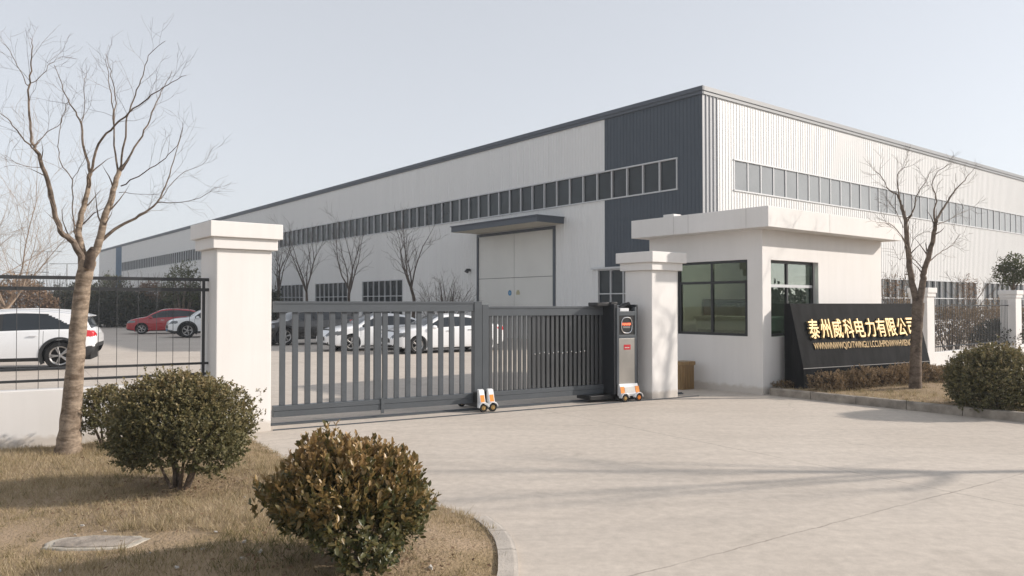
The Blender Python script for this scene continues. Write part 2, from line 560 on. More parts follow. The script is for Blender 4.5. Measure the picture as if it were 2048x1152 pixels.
def lumpy(dirs, g, n=26, amp=0.16, pw=14):
    """Radius factor with rounded bumps and hollows so the outline is uneven."""
    c = unit(g.normal(size=(n, 3)))
    a = g.uniform(-1, 1, n) * amp
    dots = np.clip(dirs @ c.T, 0, 1) ** pw
    return 1 + dots @ a


def shrub(name, label, loc, rx, ry, h, z0, shoots, per, L, W, mat, seed, red=0.4, group=None, cat='shrub', detail=True, stems=6, amp=0.16, up=0.55, bark=None, tops=False, open_=0.0):
    """Round bush: stems from the foot, shoots over a lumpy ellipsoid, each shoot a whorl of leaves."""
    g = np.random.default_rng(seed)
    root = thing(name, label, cat, loc, 0, group)
    cz, rz = (z0 + h) / 2, (h - z0) / 2
    S = np.array([rx, ry, rz])
    dirs = unit(g.normal(size=(shoots, 3)))
    dirs[:, 2] = np.where(dirs[:, 2] < -0.75, -dirs[:, 2], dirs[:, 2])
    f = lumpy(dirs, g, amp=amp) * (1 - 0.5 * g.random(shoots) ** 2.2) * (1 + 0.05 * g.normal(size=shoots))
    f *= np.where(g.random(shoots) < 0.05, g.uniform(1.05, 1.2, shoots), 1.0)
    P = dirs * S * f[:, None] + np.array([0, 0, cz])
    ax = unit(dirs / S * S.min() + np.array([0, 0, up]) + 0.28 * g.normal(size=(shoots, 3)))
    # leaves about each shoot
    n = shoots * per
    si = np.repeat(np.arange(shoots), per)
    A = ax[si]
    rad = unit(np.cross(A, g.normal(size=(n, 3))))
    wide = np.full(n, 86.0)
    if tops:   # upright young whorls on the upper side, drooping leaves lower down
        wide = np.where(P[si][:, 2] > cz + 0.1 * rz, 52.0, 110.0)
    al = R(10) + np.radians(wide - 10) * g.random(n) ** 0.9
    D = A * np.cos(al)[:, None] + rad * np.sin(al)[:, None]
    along = (g.random(n) - 0.75) * (L * 2.0)
    pos = P[si] + A * along[:, None]
    pos[:, 2] = np.maximum(pos[:, 2], 0.02)
    nr = unit(A * 0.8 + np.array([0, 0, 0.5]) + 0.4 * g.normal(size=(n, 3)))
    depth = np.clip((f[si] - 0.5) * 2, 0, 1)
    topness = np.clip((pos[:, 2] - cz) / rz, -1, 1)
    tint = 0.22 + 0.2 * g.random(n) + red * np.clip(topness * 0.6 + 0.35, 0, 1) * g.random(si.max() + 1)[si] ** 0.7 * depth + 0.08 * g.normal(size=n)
    sz = g.uniform(0.5, 1.3, n)
    leaf_mesh('foliage', pos, D, nr, L * sz, W * sz, np.clip(tint, 0, 1), mat, root, detail=detail)
    mb = MB()
    for k in range(stems):
        a = 2 * math.pi * (k + g.random() * 0.6) / stems
        b = Vector((0.05 * math.cos(a) * rx / 0.6, 0.05 * math.sin(a) * ry / 0.6, -0.04))
        tip = Vector((rx * 0.62 * math.cos(a), ry * 0.62 * math.sin(a), cz + rz * g.uniform(0.0, 0.5)))
        mid = b.lerp(tip, 0.45) + Vector((g.normal() * 0.05, g.normal() * 0.05, 0.05 * rz))
        r = 0.016 * (h / 0.9) * g.uniform(0.8, 1.4) * (6.0 / max(6, stems)) ** 0.7
        pts = [b, b.lerp(mid, 0.5) + Vector((g.normal() * .015, g.normal() * .015, 0)), mid, tip]
        mb.tube(pts, [r * 1.25, r, r * 0.75, r * 0.35], 6)
        for q in range(5):
            s0 = pts[2].lerp(tip, g.random() * 0.9)
            dd = unit(g.normal(size=(1, 3)))[0]
            e = s0 + Vector((dd[0] * rx * 0.45, dd[1] * ry * 0.45, abs(dd[2]) * rz * 0.5))
            mb.tube([s0, s0.lerp(e, 0.5) + Vector((0, 0, 0.02)), e], [r * 0.4, r * 0.28, r * 0.12], 4)
    mb.build('stem', bark or M_BARKMID, root)
    return root


# ------------------------------------------------------------------ bare trees
def wander(p, d, length, seg, g, wob=0.18, rise=0.06):
    pts = [p.copy()]
    q, d = p.copy(), d.normalized()
    for i in range(seg):
        d = (d + Vector((g.gauss(0, wob), g.gauss(0, wob), g.gauss(0, wob) + rise))).normalized()
        q = q + d * (length / seg)
        pts.append(q.copy())
    return pts


def along_path(pts, t):
    n = len(pts) - 1
    i = min(int(t * n), n - 1)
    f = t * n - i
    return pts[i].lerp(pts[i + 1], f), (pts[i + 1] - pts[i]).normalized()


def twigs(mb, pts, r0, r1, level, g, length, count, minr=0.0018, ang=(25, 60), start=0.15, sides=3, rise=0.07):
    """Side shoots along a limb, and shoots on those."""
    if level <= 0:
        return
    for k in range(count):
        t = start + (1 - start) * (k + g.random()) / count
        p, d = along_path(pts, min(t, 0.995))
        ax = d.cross(Vector((g.gauss(0, 1), g.gauss(0, 1), g.gauss(0, 1)))).normalized()
        dd = Quaternion(ax, R(g.uniform(*ang))) @ d
        dd.z += 0.15
        ln = length * g.uniform(0.55, 1.15) * (1.15 - 0.5 * t)
        ra = max(minr, (r0 + (r1 - r0) * t) * 0.5)
        sub = wander(p, dd, ln, 4, g, 0.17, rise)
        mb.tube(sub, [ra + (minr * 0.6 - ra) * i / 4 for i in range(5)], sides, cap=False)
        twigs(mb, sub, ra, minr * 0.6, level - 1, g, length * 0.52, max(2, int(count * 0.62)), minr, ang, 0.2, 3, rise)


def smooth_path(pts, n=3):
    """Catmull-Rom through the points."""
    out = []
    for i in range(len(pts) - 1):
        p0, p1, p2, p3 = pts[max(i - 1, 0)], pts[i], pts[i + 1], pts[min(i + 2, len(pts) - 1)]
        for k in range(n):
            t = k / n
            out.append(0.5 * ((2 * p1) + (p2 - p0) * t + (2 * p0 - 5 * p1 + 4 * p2 - p3) * t * t + (3 * p1 - p0 - 3 * p2 + p3) * t ** 3))
    out.append(pts[-1])
    return out


def bare_tree(name, label, base, height, spread, seed, mat, trunk_r, fork=0.42, limbs=5, level=3, group=None, twig=10, minr=0.004, twist=0.4, loose=1.0):
    g = random.Random(seed)
    root = thing(name, label, 'tree', base, g.uniform(0, 6.28), group)
    tr = MB()
    cr = MB()
    fz = height * fork
    tp = smooth_path([Vector((0, 0, -0.1)), Vector((g.gauss(0, .03), g.gauss(0, .03), fz * 0.4)), Vector((g.gauss(0, .06), g.gauss(0, .06), fz * 0.75)), Vector((g.gauss(0, .08), g.gauss(0, .08), fz))])
    tr.tube(tp, [trunk_r * (1.35 if i == 0 else 1.0) * (1 - 0.35 * i / (len(tp) - 1)) for i in range(len(tp))], 10)
    for k in range(limbs):
        a = 2 * math.pi * (k + g.uniform(-.25, .25)) / limbs
        tilt = R(g.uniform(12, 38)) * spread
        d = Vector((math.sin(tilt) * math.cos(a), math.sin(tilt) * math.sin(a), math.cos(tilt)))
        t0 = g.uniform(0.72, 1.0)
        p, _ = along_path(tp, t0)
        ln = (height - p.z) * g.uniform(0.75, 1.0) / max(0.6, math.cos(tilt))
        pts = wander(p, d, ln, 8, g, 0.1, 0.05)
        r = trunk_r * g.uniform(0.38, 0.6)
        cr.tube(pts, [r + (minr - r) * (i / 8) ** 0.8 for i in range(9)], 6)
        twigs(cr, pts, r, minr, level, g, ln * 0.42 * loose, twig, minr, (22, 55), 0.15)
    tr.build('trunk', mat, root)
    cr.build('crown', mat, root)
    return root


def drawn_tree(name, label, base, trunk, limbs, seed, mat, depth, minr, tw, group=None, twl=0.8, crown_mat=None):
    """A tree whose trunk and main limbs follow measured points: (px, py, depth offset)."""
    g = random.Random(seed)
    root = thing(name, label, 'tree', base, 0, group)
    B = Vector(base)
    tr, cr = MB(), MB()
    tp = smooth_path([at(x, y, depth + o) - B for x, y, o, r in trunk], 4)
    rr = [t[3] for t in trunk]
    rads = []
    for i in range(len(tp)):
        f = i / (len(tp) - 1) * (len(rr) - 1)
        k = min(int(f), len(rr) - 2)
        rads.append((rr[k] + (rr[k + 1] - rr[k]) * (f - k)) * (1 + 0.05 * math.sin(i * 2.7)))
    tr.tube(tp, rads, 14)
    for pts, r0, r1, drift, lv in limbs:
        n = len(pts) - 1
        P3 = [at(x, y, depth + drift[0] + (drift[1] - drift[0]) * i / n) - B for i, (x, y) in enumerate(pts)]
        # small kinks between the drawn points
        fine = smooth_path(P3, 4)
        fine = [fine[0]] + [p + Vector((g.gauss(0, .005), g.gauss(0, .012), g.gauss(0, .005))) for p in fine[1:]]
        m = len(fine) - 1
        r0, r1 = r0 * (0.84 if r0 > 0.03 else 0.74), r1 * 0.75
        rad = [r0 + (r1 - r0) * (i / m) ** 0.85 for i in range(m + 1)]
        (tr if r0 > 0.045 else cr).tube(fine, rad, 9 if r0 > 0.03 else 6)
        if lv:
            twigs(cr, fine, r0 * 0.6, r1, lv, g, twl * (0.6 + 0.4 * n / 6), tw, minr, (24, 62), 0.25)
    tr.build('trunk', mat, root)
    cr.build('crown', crown_mat or mat, root)
    return root


# ------------------------------------------------------------------ world, sun, camera, air
ELEV = R(26)
SUN_FROM = Vector((math.cos(ELEV) * 0.9968, math.cos(ELEV) * 0.0797, math.sin(ELEV)))
w = bpy.data.worlds.new('World')
scene.world = w
w.use_nodes = True
wn = w.node_tree
bg = wn.nodes['Background']
sky = wn.nodes.new('ShaderNodeTexSky')
sky.sky_type = 'NISHITA'
sky.sun_disc = False
sky.sun_elevation = ELEV
sky.sun_rotation = math.atan2(SUN_FROM.x, SUN_FROM.y)
sky.air_density = 1.0
sky.dust_density = 1.0
sky.ozone_density = 1.5
hs = wn.nodes.new('ShaderNodeHueSaturation')
hs.inputs['Saturation'].default_value = 0.32
wn.links.new(sky.outputs[0], hs.inputs['Color'])
veil = wn.nodes.new('ShaderNodeMix')      # thin high overcast evens the clear sky out
veil.data_type = 'RGBA'
veil.inputs[0].default_value = 0.62
wn.links.new(hs.outputs[0], veil.inputs[6])
veil.inputs[7].default_value = (2.72, 2.82, 3.04, 1)
wn.links.new(veil.outputs[2], bg.inputs['Color'])
bg.inputs['Strength'].default_value = 0.13

sl = bpy.data.lights.new('sun', 'SUN')
sl.energy = 2.9
sl.angle = R(1.2)
sl.color = (1.0, 0.91, 0.82)
so = bpy.data.objects.new('sun', sl)
COL.objects.link(so)
so.rotation_euler = (-SUN_FROM).to_track_quat('-Z', 'Y').to_euler()

cd = bpy.data.cameras.new('camera')
cam = bpy.data.objects.new('camera', cd)
COL.objects.link(cam)
cam.location = (0, 0, CAM_H)
cam.rotation_euler = (R(90) + PITCH, 0, 0)
cd.sensor_width = 36
cd.lens = FPX / 2048 * 36
cd.clip_end = 3000
cd.clip_start = 0.05
scene.camera = cam

scene.view_settings.view_transform = 'Standard'
scene.view_settings.look = 'None'
scene.view_settings.gamma = 1
scene.view_settings.exposure = 0.83
scene.cycles.max_bounces = 8
scene.cycles.transparent_max_bounces = 16
scene.cycles.use_denoising = True
scene.cycles.sample_clamp_indirect = 6

hz = MB().box(-460, 460, -460, 460, -1.3, 24).build('haze', simple('unused_haze', (1, 1, 1)))
hm = bpy.data.materials.new('thin_haze')
hm.use_nodes = True
hm.node_tree.nodes.clear()
ho = hm.node_tree.nodes.new('ShaderNodeOutputMaterial')
hv = hm.node_tree.nodes.new('ShaderNodeVolumePrincipled')
hv.inputs['Color'].default_value = (0.88, 0.92, 0.97, 1)
hv.inputs['Density'].default_value = 0.0011
hv.inputs['Anisotropy'].default_value = 0.1
hm.node_tree.links.new(hv.outputs[0], ho.inputs['Volume'])
hz.data.materials.clear()
hz.data.materials.append(hm)
tag(hz, kind='stuff', label='thin pale winter haze in the air', cat='haze')


# ------------------------------------------------------------------ ground, pavement, lawns, kerbs
def disc(name, r, z, mat, n=64):
    mb = MB()
    mb.add([(r * math.cos(2 * math.pi * k / n), r * math.sin(2 * math.pi * k / n), z) for k in range(n)], [tuple(range(n))])
    return mb.build(name, mat)


tag(disc('ground', 450, -0.012, M_SOIL), kind='structure')
pv = MB()
pv.add([(-62, -30, 0), (45, -30, 0), (45, 75, 0), (-62, 75, 0)], [(0, 1, 2, 3)])
pv.add([(-62, 75, 0), (20, 75, 0), (-60, 170, 0), (-120, 170, 0), (-62, 76, 0)], [(0, 1, 2, 3)])
tag(pv.build('pavement', M_CONC), kind='structure')


def inside(poly, x, y):
    """Point-in-polygon for arrays."""
    r = np.zeros(len(x), bool)
    n = len(poly)
    for i in range(n):
        x1, y1 = poly[i]
        x2, y2 = poly[(i + 1) % n]
        c = ((y1 > y) != (y2 > y)) & (x < (x2 - x1) * (y - y1) / (y2 - y1 + 1e-12) + x1)
        r ^= c
    return r


def edge_dist(poly, x, y):
    d = np.full(len(x), 1e9)
    n = len(poly)
    for i in range(n):
        ax, ay = poly[i]
        bx, by = poly[(i + 1) % n]
        L2 = (bx - ax) ** 2 + (by - ay) ** 2
        t = np.clip(((x - ax) * (bx - ax) + (y - ay) * (by - ay)) / L2, 0, 1)
        d = np.minimum(d, np.hypot(x - ax - t * (bx - ax), y - ay - t * (by - ay)))
    return d


def soft_noise(x, y, seed, s):
    g = np.random.default_rng(seed)
    r = np.zeros_like(x)
    for k in range(10):
        a = g.uniform(0, 6.28)
        f = s * g.uniform(0.5, 2.2)
        r += np.sin((x * math.cos(a) + y * math.sin(a)) * f + g.uniform(0, 6.28)) / 3.2
    return r


def lawn(poly, z_in, z_edge, rise, seed, step, blades, hgt, wid, bare=()):
    """Uneven turf sheet plus the standing blades (stuff)."""
    xs = [p[0] for p in poly]
    ys = [p[1] for p in poly]

    def height(x, y):
        d = edge_dist(poly, x, y)
        t = np.clip(d / rise, 0, 1)
        return z_edge + (z_in - z_edge) * t * t * (3 - 2 * t) + 0.014 * soft_noise(x, y, seed, 3.0) * t
    gx = np.arange(min(xs), max(xs) + step, step)
    gy = np.arange(min(ys), max(ys) + step, step)
    X, Y = np.meshgrid(gx, gy)
    x, y = X.ravel(), Y.ravel()
    # pull border vertices onto the outline by clamping cells whose centre is inside
    ins = inside(poly, x, y)
    cell = []
    nx = len(gx)
    keep = ins.reshape(Y.shape)
    for j in range(len(gy) - 1):
        for i in range(nx - 1):
            if keep[j, i] and keep[j, i + 1] and keep[j + 1, i] and keep[j + 1, i + 1]:
                cell.append((j * nx + i, j * nx + i + 1, (j + 1) * nx + i + 1, (j + 1) * nx + i))
    z = height(x, y)
    o = np_mesh('lawn', np.stack([x, y, z], 1), np.array(cell), M_TURF, None, None, True)
    tag(o, kind='structure')
    g = np.random.default_rng(seed)
    bx = g.uniform(min(xs), max(xs), blades * 3)
    by = g.uniform(min(ys), max(ys), blades * 3)
    # more blades nearer to the path where they are seen larger
    kp = inside(poly, bx, by)
    for (cx, cy, r_) in bare:
        kp &= (np.hypot(bx - cx, (by - cy) * 1.8) > r_) | (g.random(len(bx)) < 0.06)
    bx, by = bx[kp][:blades], by[kp][:blades]
    base_n = len(bx)
    # taller coarse tufts scattered through the turf
    nc = blades // 90
    ci = g.integers(0, base_n, nc)
    tuft = np.repeat(ci, 16)
    bx = np.concatenate([bx, bx[tuft] + g.normal(size=len(tuft)) * 0.028])
    by = np.concatenate([by, by[tuft] + g.normal(size=len(tuft)) * 0.028])
    kp = inside(poly, bx, by)
    istuft = (np.arange(len(bx)) >= base_n)[kp]
    bx, by = bx[kp], by[kp]
    n = len(bx)
    bz = height(bx, by) - 0.004
    a = g.uniform(0, 6.28, n)
    pat = soft_noise(bx, by, seed + 3, 2.3)
    ht = hgt * g.uniform(0.35, 1.35, n) * (1 + 0.5 * pat)
    ht = np.where(istuft, ht * 1.75, ht)
    lean = g.uniform(0.15, 1.1, n) * ht
    la = g.uniform(0, 6.28, n)
    b0 = np.stack([bx - np.cos(a) * wid / 2, by - np.sin(a) * wid / 2, bz], 1)
    b1 = np.stack([bx + np.cos(a) * wid / 2, by + np.sin(a) * wid / 2, bz], 1)
    tp = np.stack([bx + np.cos(la) * lean, by + np.sin(la) * lean, bz + ht], 1)
    vs = np.stack([b0, b1, tp], 1).reshape(-1, 3)
    grn = soft_noise(bx, by, seed + 9, 1.1)
    grn2 = soft_noise(bx, by, seed + 17, 4.5)
    tint = np.clip(0.66 + 0.2 * g.normal(size=n) - 0.34 * np.clip(grn * 0.7 + grn2 * 0.5 - 0.1, 0, 1.2) + 0.1 * pat - 0.2 * istuft, 0, 1)
    gr = np_mesh('grass', vs, np.arange(n * 3).reshape(-1, 3), M_GRASS, tint)
    return o, gr, height


LAWN_A = [(-3.75, 10.75), (-3.3, 10.1), (-2.72, 9.2), (-2.1, 8.4), (-1.45, 7.75), (-0.66, 7.02), (-0.33, 6.64), (-0.14, 6.25), (-0.05, 5.85), (-0.03, 5.3), (-0.06, 4.6), (-0.14, 3.4), (-0.24, 1.2), (-4.5, 1.0), (-9.5, 2.5), (-9.5, 7.77), (-4.42, 10.72)]
_, gr1, H_A = lawn(LAWN_A, 0.085, 0.012, 0.7, 11, 0.07, 210000, 0.042, 0.0052, bare=((-2.55, 5.72, 0.40), (-3.12, 5.72, 0.44), (-1.0, 5.2, 0.35)))
tag(gr1, 'short straw coloured winter grass of the lawn beside the white wall', 'grass', kind='stuff')
CORNER = Vector((5.08, 15.48, 0))   # guardhouse corner
k0, k1 = CORNER + U * 0.1 - V * 0.02, Vector((7.99, 11.86, 0))
k2 = Vector((13.5, 4.8, 0))
LAWN_B = [(5.22, 15.42), (8.05, 11.83), (13.55, 4.78), (19.5, 9.5), (15.6, 23.4), (9.2, 18.35)]
_, gr2, H_B = lawn(LAWN_B, 0.14, 0.125, 0.3, 23, 0.1, 70000, 0.045, 0.010)
tag(gr2, 'dry tan grass of the verge in front of the black sign', 'grass', kind='stuff')


def zA(x, y):
    return float(H_A(np.array([x]), np.array([y]))[0])


def zB(x, y):
    return float(H_B(np.array([x]), np.array([y]))[0])


def kerb(pts, wd, h0, h1, gap=0.012, stone=0.9, both=True):
    """A row of kerb stones along a path: rounded upper outer arris, narrow joints."""
    mb = MB()
    P = [Vector((p[0], p[1], 0)) for p in pts]
    dist = [0]
    for a, b in zip(P, P[1:]):
        dist.append(dist[-1] + (b - a).length)
    tot = dist[-1]

    def pos(s):
        for i in range(len(P) - 1):
            if s <= dist[i + 1] or i == len(P) - 2:
                t = (s - dist[i]) / (dist[i + 1] - dist[i])
                return P[i].lerp(P[i + 1], t), (P[i + 1] - P[i]).normalized()
    s = 0.0
    while s < tot - 0.05:
        e = min(s + stone, tot)
        m = max(1, int((e - gap - s) / 0.15))
        rows = []
        hj = rng.uniform(-0.004, 0.004)
        for k in range(m + 1):
            q = s + (e - gap - s) * k / m
            p, d = pos(q)
            n = Vector((d.y, -d.x, 0))   # outward, to the pavement side
            hh = h0 + (h1 - h0) * q / tot + hj
            prof = [(0, -0.05), (0, hh * 0.85), (-0.012, hh - 0.004), (-0.03, hh), (-wd, hh), (-wd, -0.05)]
            rows.append([p + n * (o_) + Vector((0, 0, z_)) for o_, z_ in prof])
        vs = [v for r_ in rows for v in r_]
        c = len(rows[0])
        fs = []
        for i in range(m):
            for k in range(c - 1):
                fs.append((i * c + k, i * c + k + 1, (i + 1) * c + k + 1, (i + 1) * c + k))
        fs += [tuple(range(c)), tuple(range(m * c, m * c + c))[::-1]]
        mb.add(vs, fs)
        s = e
    return mb


kb = kerb([(5.19, 15.43), (6.6, 13.63), (8.0, 11.85), (9.9, 9.4), (13.5, 4.75)], 0.13, 0.15, 0.15)
tag(kb.build('kerb', M_KERB), kind='structure')
arc = [(-0.335, 6.62), (-0.205, 6.3), (-0.12, 5.95), (-0.09, 5.6), (-0.085, 5.2), (-0.11, 4.7), (-0.2, 3.4), (-0.3, 1.2)]
kb = kerb([(x + 0.13, y) for x, y in arc[::-1]], 0.14, 0.075, 0.03, stone=0.5)
M_KERBPALE = simple('pale_kerb_concrete', (0.42, 0.38, 0.335), 0.9, var=0.15, scale=6, bump=0.3, bscale=50)
tag(kb.build('kerb', M_KERBPALE), kind='structure')

# ------------------------------------------------------------------ factory building (local x = sunlit face, local y = long shaded face)
BW, BL, BH = 62.0, 124.0, 10.6
fb = thing('factory_building', 'long white factory hall with slate corner panel and ribbon windows', 'building', (7.79, 31.13, 0), ANG_U)


def ribs(length, z0, z1, off, pitch=0.2, depth=0.018, start=0.0):
    """Profile (along, out) of ribbed sheet; outward is negative."""
    out = []
    s = start
    while s < length - 1e-6:
        e = min(s + pitch, length)
        q = e - s
        out += [(s, off), (s + q * 0.80, off), (s + q * 0.86, off - depth), (s + q * 0.94, off - depth)]
        s = e
    out.append((length, off))
    return out


def sheet(mb, prof, z0, z1, axis, m=0):
    """Ribbed sheet from a profile; axis 'x' = sunlit face (y is outwards), 'y' = long face (x is outwards)."""
    vs, fs = [], []
    for a, o in prof:
        for z in (z0, z1):
            vs.append((a, o, z) if axis == 'x' else (o, a, z))
    for i in range(len(prof) - 1):
        q = (2 * i, 2 * i + 2, 2 * i + 3, 2 * i + 1)
        fs.append(q if axis == 'x' else q[::-1])
    mb.add(vs, fs, m)


RZ0, RZ1 = 6.71, 7.965          # ribbon window band
LOWER_L = [(24.0 + 7.95 * k, 29.6 + 7.95 * k) for k in range(12)]
LOWER_R = [(11.0 + 8.9 * k, 18.6 + 8.9 * k) for k in range(5)]
core = MB().box(0.12, BW, 0.12, BL, 0, BH - 0.2)
core.build('wall_core', M_SOFFIT, fb)
# long face: bands of sheet around the openings
wl = MB()
DARK_E, DARK2 = 5.57, (107.0, 111.0)


def long_band(z0, z1, spans, mat_i):
    for a, b in spans:
        p = [(s + a, o) for s, o in ribs(b - a, z0, z1, 0.0)]
        sheet(wl, p, z0, z1, 'y', mat_i)


door_s = (9.17, 15.58)
long_band(RZ1, BH, [(DARK_E, DARK2[0]), (DARK2[1], BL)], 0)
long_band(RZ0, RZ1, [(DARK2[1], BL)], 0)
long_band(5.6, RZ0, [(DARK_E, DARK2[0]), (DARK2[1], BL)], 0)
long_band(3.38, 5.6, [(DARK_E, door_s[0]), (door_s[1], DARK2[0]), (DARK2[1], BL)], 0)
sp, prev = [(6.0, door_s[0])], door_s[1]
for a, b in LOWER_L:
    if b > DARK2[0]:
        break
    sp.append((prev, a))
    prev = b
sp += [(prev, DARK2[0]), (DARK2[1], BL)]
long_band(1.0, 3.38, sp, 0)
long_band(0, 1.0, [(6.0, door_s[0]), (door_s[1], DARK2[0]), (DARK2[1], BL)], 0)
wl.build('wall', M_CLAD, fb)
wd_ = MB()
for z0, z1, a, b in ((RZ1, BH, 0, DARK_E), (RZ0, RZ1, 0, 1.31), (3.38, RZ0, 0, DARK_E), (0, 3.38, 0, 1.2), (0, 1.0, 1.2, 6.0)):
    sheet(wd_, [(s + a, o) for s, o in ribs(b - a, z0, z1, 0.0)], z0, z1, 'y')
wd_.build('corner_panel', M_SLATE, fb)
ws = MB()
sheet(ws, [(s + DARK2[0], o) for s, o in ribs(4.0, 0, BH, -0.004)], 0, BH, 'y')
ws.build('corner_panel', M_BLUESTRIPE, fb)
# sunlit face
wr = MB()


def short_band(z0, z1, spans):
    for a, b in spans:
        sheet(wr, [(s + a, o) for s, o in ribs(b - a, z0, z1, 0.0)], z0, z1, 'x')


RR0 = 2.15
short_band(RZ1, BH, [(0.98, BW)])
short_band(RZ0, RZ1, [(0.98, RR0)])
short_band(3.15, RZ0, [(0.98, BW)])
sp, prev = [], 0.98
for a, b in LOWER_R:
    sp.append((prev, a))
    prev = b
sp.append((prev, BW))
short_band(0.9, 3.15, sp)
short_band(0, 0.9, [(0.98, BW)])
wr.build('wall', M_CLAD, fb)
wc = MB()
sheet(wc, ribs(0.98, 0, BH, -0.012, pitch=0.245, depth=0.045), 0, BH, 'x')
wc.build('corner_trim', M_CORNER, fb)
# roof edge flashing and the low roof behind it
fl = MB()
fl.box(-0.11, 0.02, -0.11, BL, BH - 0.02, BH + 0.16)
fl.box(-0.07, 0.0, -0.07, BL, BH - 0.16, BH - 0.02)
fl.build('roof_trim', M_TRIM, fb)
fl = MB()
fl.box(0.021, BW, -0.11, 0.02, BH - 0.02, BH + 0.16)
fl.box(0.021, BW, -0.07, 0.0, BH - 0.16, BH - 0.02)
fl.build('roof_trim', simple('pale_trim_steel', (0.20, 0.21, 0.22), 0.5), fb)
rf = MB()
rf.add([(0.02, 0.02, BH + 0.05), (BW, 0.02, BH + 0.05), (BW, BL, BH + 0.05), (0.02, BL, BH + 0.05)], [(0, 1, 2, 3)])
rf.build('roof', M_TRIM, fb)


def window_strip(a, b, z0, z1, axis, pitch, pane_mat, cross=None, rec=0.06, fr=0.05, hood=False, front=-0.035):
    """Glazing in one opening: panes as one mesh, aluminium bars as the frame."""
    n = max(1, round((b - a) / pitch))
    p = MB()
    f = MB()
    g = random.Random(int(a * 100))

    def bx(mb, s0, s1, o0, o1, y0, y1):
        if axis == 'x':
            mb.box(s0, s1, o0, o1, y0, y1)
        else:
            mb.box(o0, o1, s0, s1, y0, y1)
    for k in range(n):
        s0, s1 = a + (b - a) * k / n, a + (b - a) * (k + 1) / n
        # each pane sits a hair out of true, so reflections differ from pane to pane
        t1, t2 = g.gauss(0, 0.0035), g.gauss(0, 0.0035)
        q = [(s0, rec + t1, z0), (s1, rec - t1, z0), (s1, rec - t1 + t2, z1), (s0, rec + t1 + t2, z1)]
        if axis == 'x':
            p.add(q, [(0, 1, 2, 3)])
        else:
            p.add([(o, s, z) for s, o, z in q], [(3, 2, 1, 0)])
    for k in range(n + 1):
        s = a + (b - a) * k / n
        bx(f, s - fr / 2, s + fr / 2, front, rec + 0.02, z0, z1)
    bx(f, a - 0.05, b + 0.05, -0.05, rec + 0.021, z0 - 0.06, z0)
    bx(f, a - 0.05, b + 0.05, -0.05, rec + 0.021, z1, z1 + 0.06)
    if cross:
        bx(f, a, b, -0.03, rec + 0.019, cross - fr / 2, cross + fr / 2)
    w_ = p.build('window', pane_mat, fb)
    f.build('window_frame', M_ALU, w_)
    return w_


window_strip(1.31, DARK2[0] - 0.2, RZ0, RZ1, 'y', 0.95, M_DARKPANE, fr=0.06)
window_strip(RR0, BW - 2, RZ0, RZ1, 'x', 0.98, M_PALEPANE, fr=0.06, rec=0.014, front=-0.022)
for a, b in LOWER_L:
    if b < DARK2[0]:
        window_strip(a, b, 1.0, 3.38, 'y', 0.8, M_DARKPANE, cross=2.35)
wcr = window_strip(1.2, 6.0, 1.0, 3.38, 'y', 0.85, M_DARKPANE, cross=2.3)
MB().box(-0.16, 0.0, 0.9, 6.35, 3.442, 3.53).build('window_hood', M_ALU, wcr)
MB().box(-0.06, 0.0, 5.98, 6.12, 0.2, 3.44).build('window_jamb', M_CLAD, wcr)
for a, b in LOWER_R:
    window_strip(a, b, 0.9, 3.15, 'x', 0.85, M_DARKPANE, cross=2.15)
# sliding double door, canopy, wall lamp
d0, d1 = door_s
dm = (d0 + d1) / 2
dr = MB()
dr.box(0.03, 0.1, d0, dm - 0.012, 0.02, 5.6)
dr.box(0.03, 0.1, dm + 0.012, d1, 0.02, 5.6)
door = dr.build('sliding_door', M_DOOR, fb)
sm = MB()
sm.box(0.024, 0.03, d0, d1, 3.22, 3.245)
sm.box(0.04, 0.098, dm - 0.0119, dm + 0.0119, 0.02, 5.6)
sm.build('door_seam', M_SEAM, door)
fr_ = MB()
fr_.box(-0.06, 0.1, d0 - 0.16, d0, 0, 5.74)
fr_.box(-0.06, 0.1, d1, d1 + 0.1, 0, 5.74)
fr_.box(-0.06, 0.1, d0, d1, 5.6, 5.74)
fr_.build('door_frame', M_TRIM, door)
bs = MB()
bs.lathe([(0.0, 0.008), (0.14, 0.008), (0.15, 0.0)], 28, (0, 0, 0), 'x')
b_ = bs.build('door_sticker', M_BLUE, door)
b_.location = (0.02, dm + 0.36, 2.42)
b_['label'] = 'round blue sticker with pale lettering'
bl = MB()
bl.box(-0.0035, -0.001, -0.012, 0.012, -0.06, 0.06)
for k, (w_, z_) in enumerate(((0.12, 0.047), (0.17, 0.0), (0.14, -0.047))):
    for q in range(4):
        y_ = -w_ / 2 + w_ * q / 4
        bl.box(-0.004, 0.0, y_, y_ + w_ / 4 - 0.012, z_ - 0.012, z_ + 0.012)
s_ = bl.build('sticker_lettering', simple('pale_blue_ink', (0.35, 0.55, 0.65), 0.6), door)
s_.location = (0.018, dm + 0.36, 2.42)
bs = MB().box(-0.006, 0.0, -0.15, 0.15, -0.10, 0.06).box(-0.006, 0.0, -0.10, 0.10, 0.06, 0.14)
s_ = bs.build('door_sticker', M_BEIGE, door)
s_.location = (0.024, dm - 0.34, 2.42)
cn = MB()
cn.box(-1.78, -0.03, 8.35, 15.7, 5.80, 6.08)
cn.box(-1.84, -0.03, 8.30, 15.75, 6.08, 6.13)
can = cn.build('canopy', M_TRIM, fb)
MB().box(-1.70, -0.05, 8.43, 15.62, 5.785, 5.799).build('soffit', simple('cream_soffit', (0.5, 0.46, 0.38), 0.7), can)
lm = MB()
lm.box(-0.12, -0.03, -0.05, 0.05, -0.05, 0.08)
lm.tube([(-0.08, 0, 0.05), (-0.22, 0, 0.02), (-0.3, 0, -0.1)], [0.07, 0.1, 0.13], 10)
l_ = lm.build('wall_lamp', M_GATEDARK, fb)
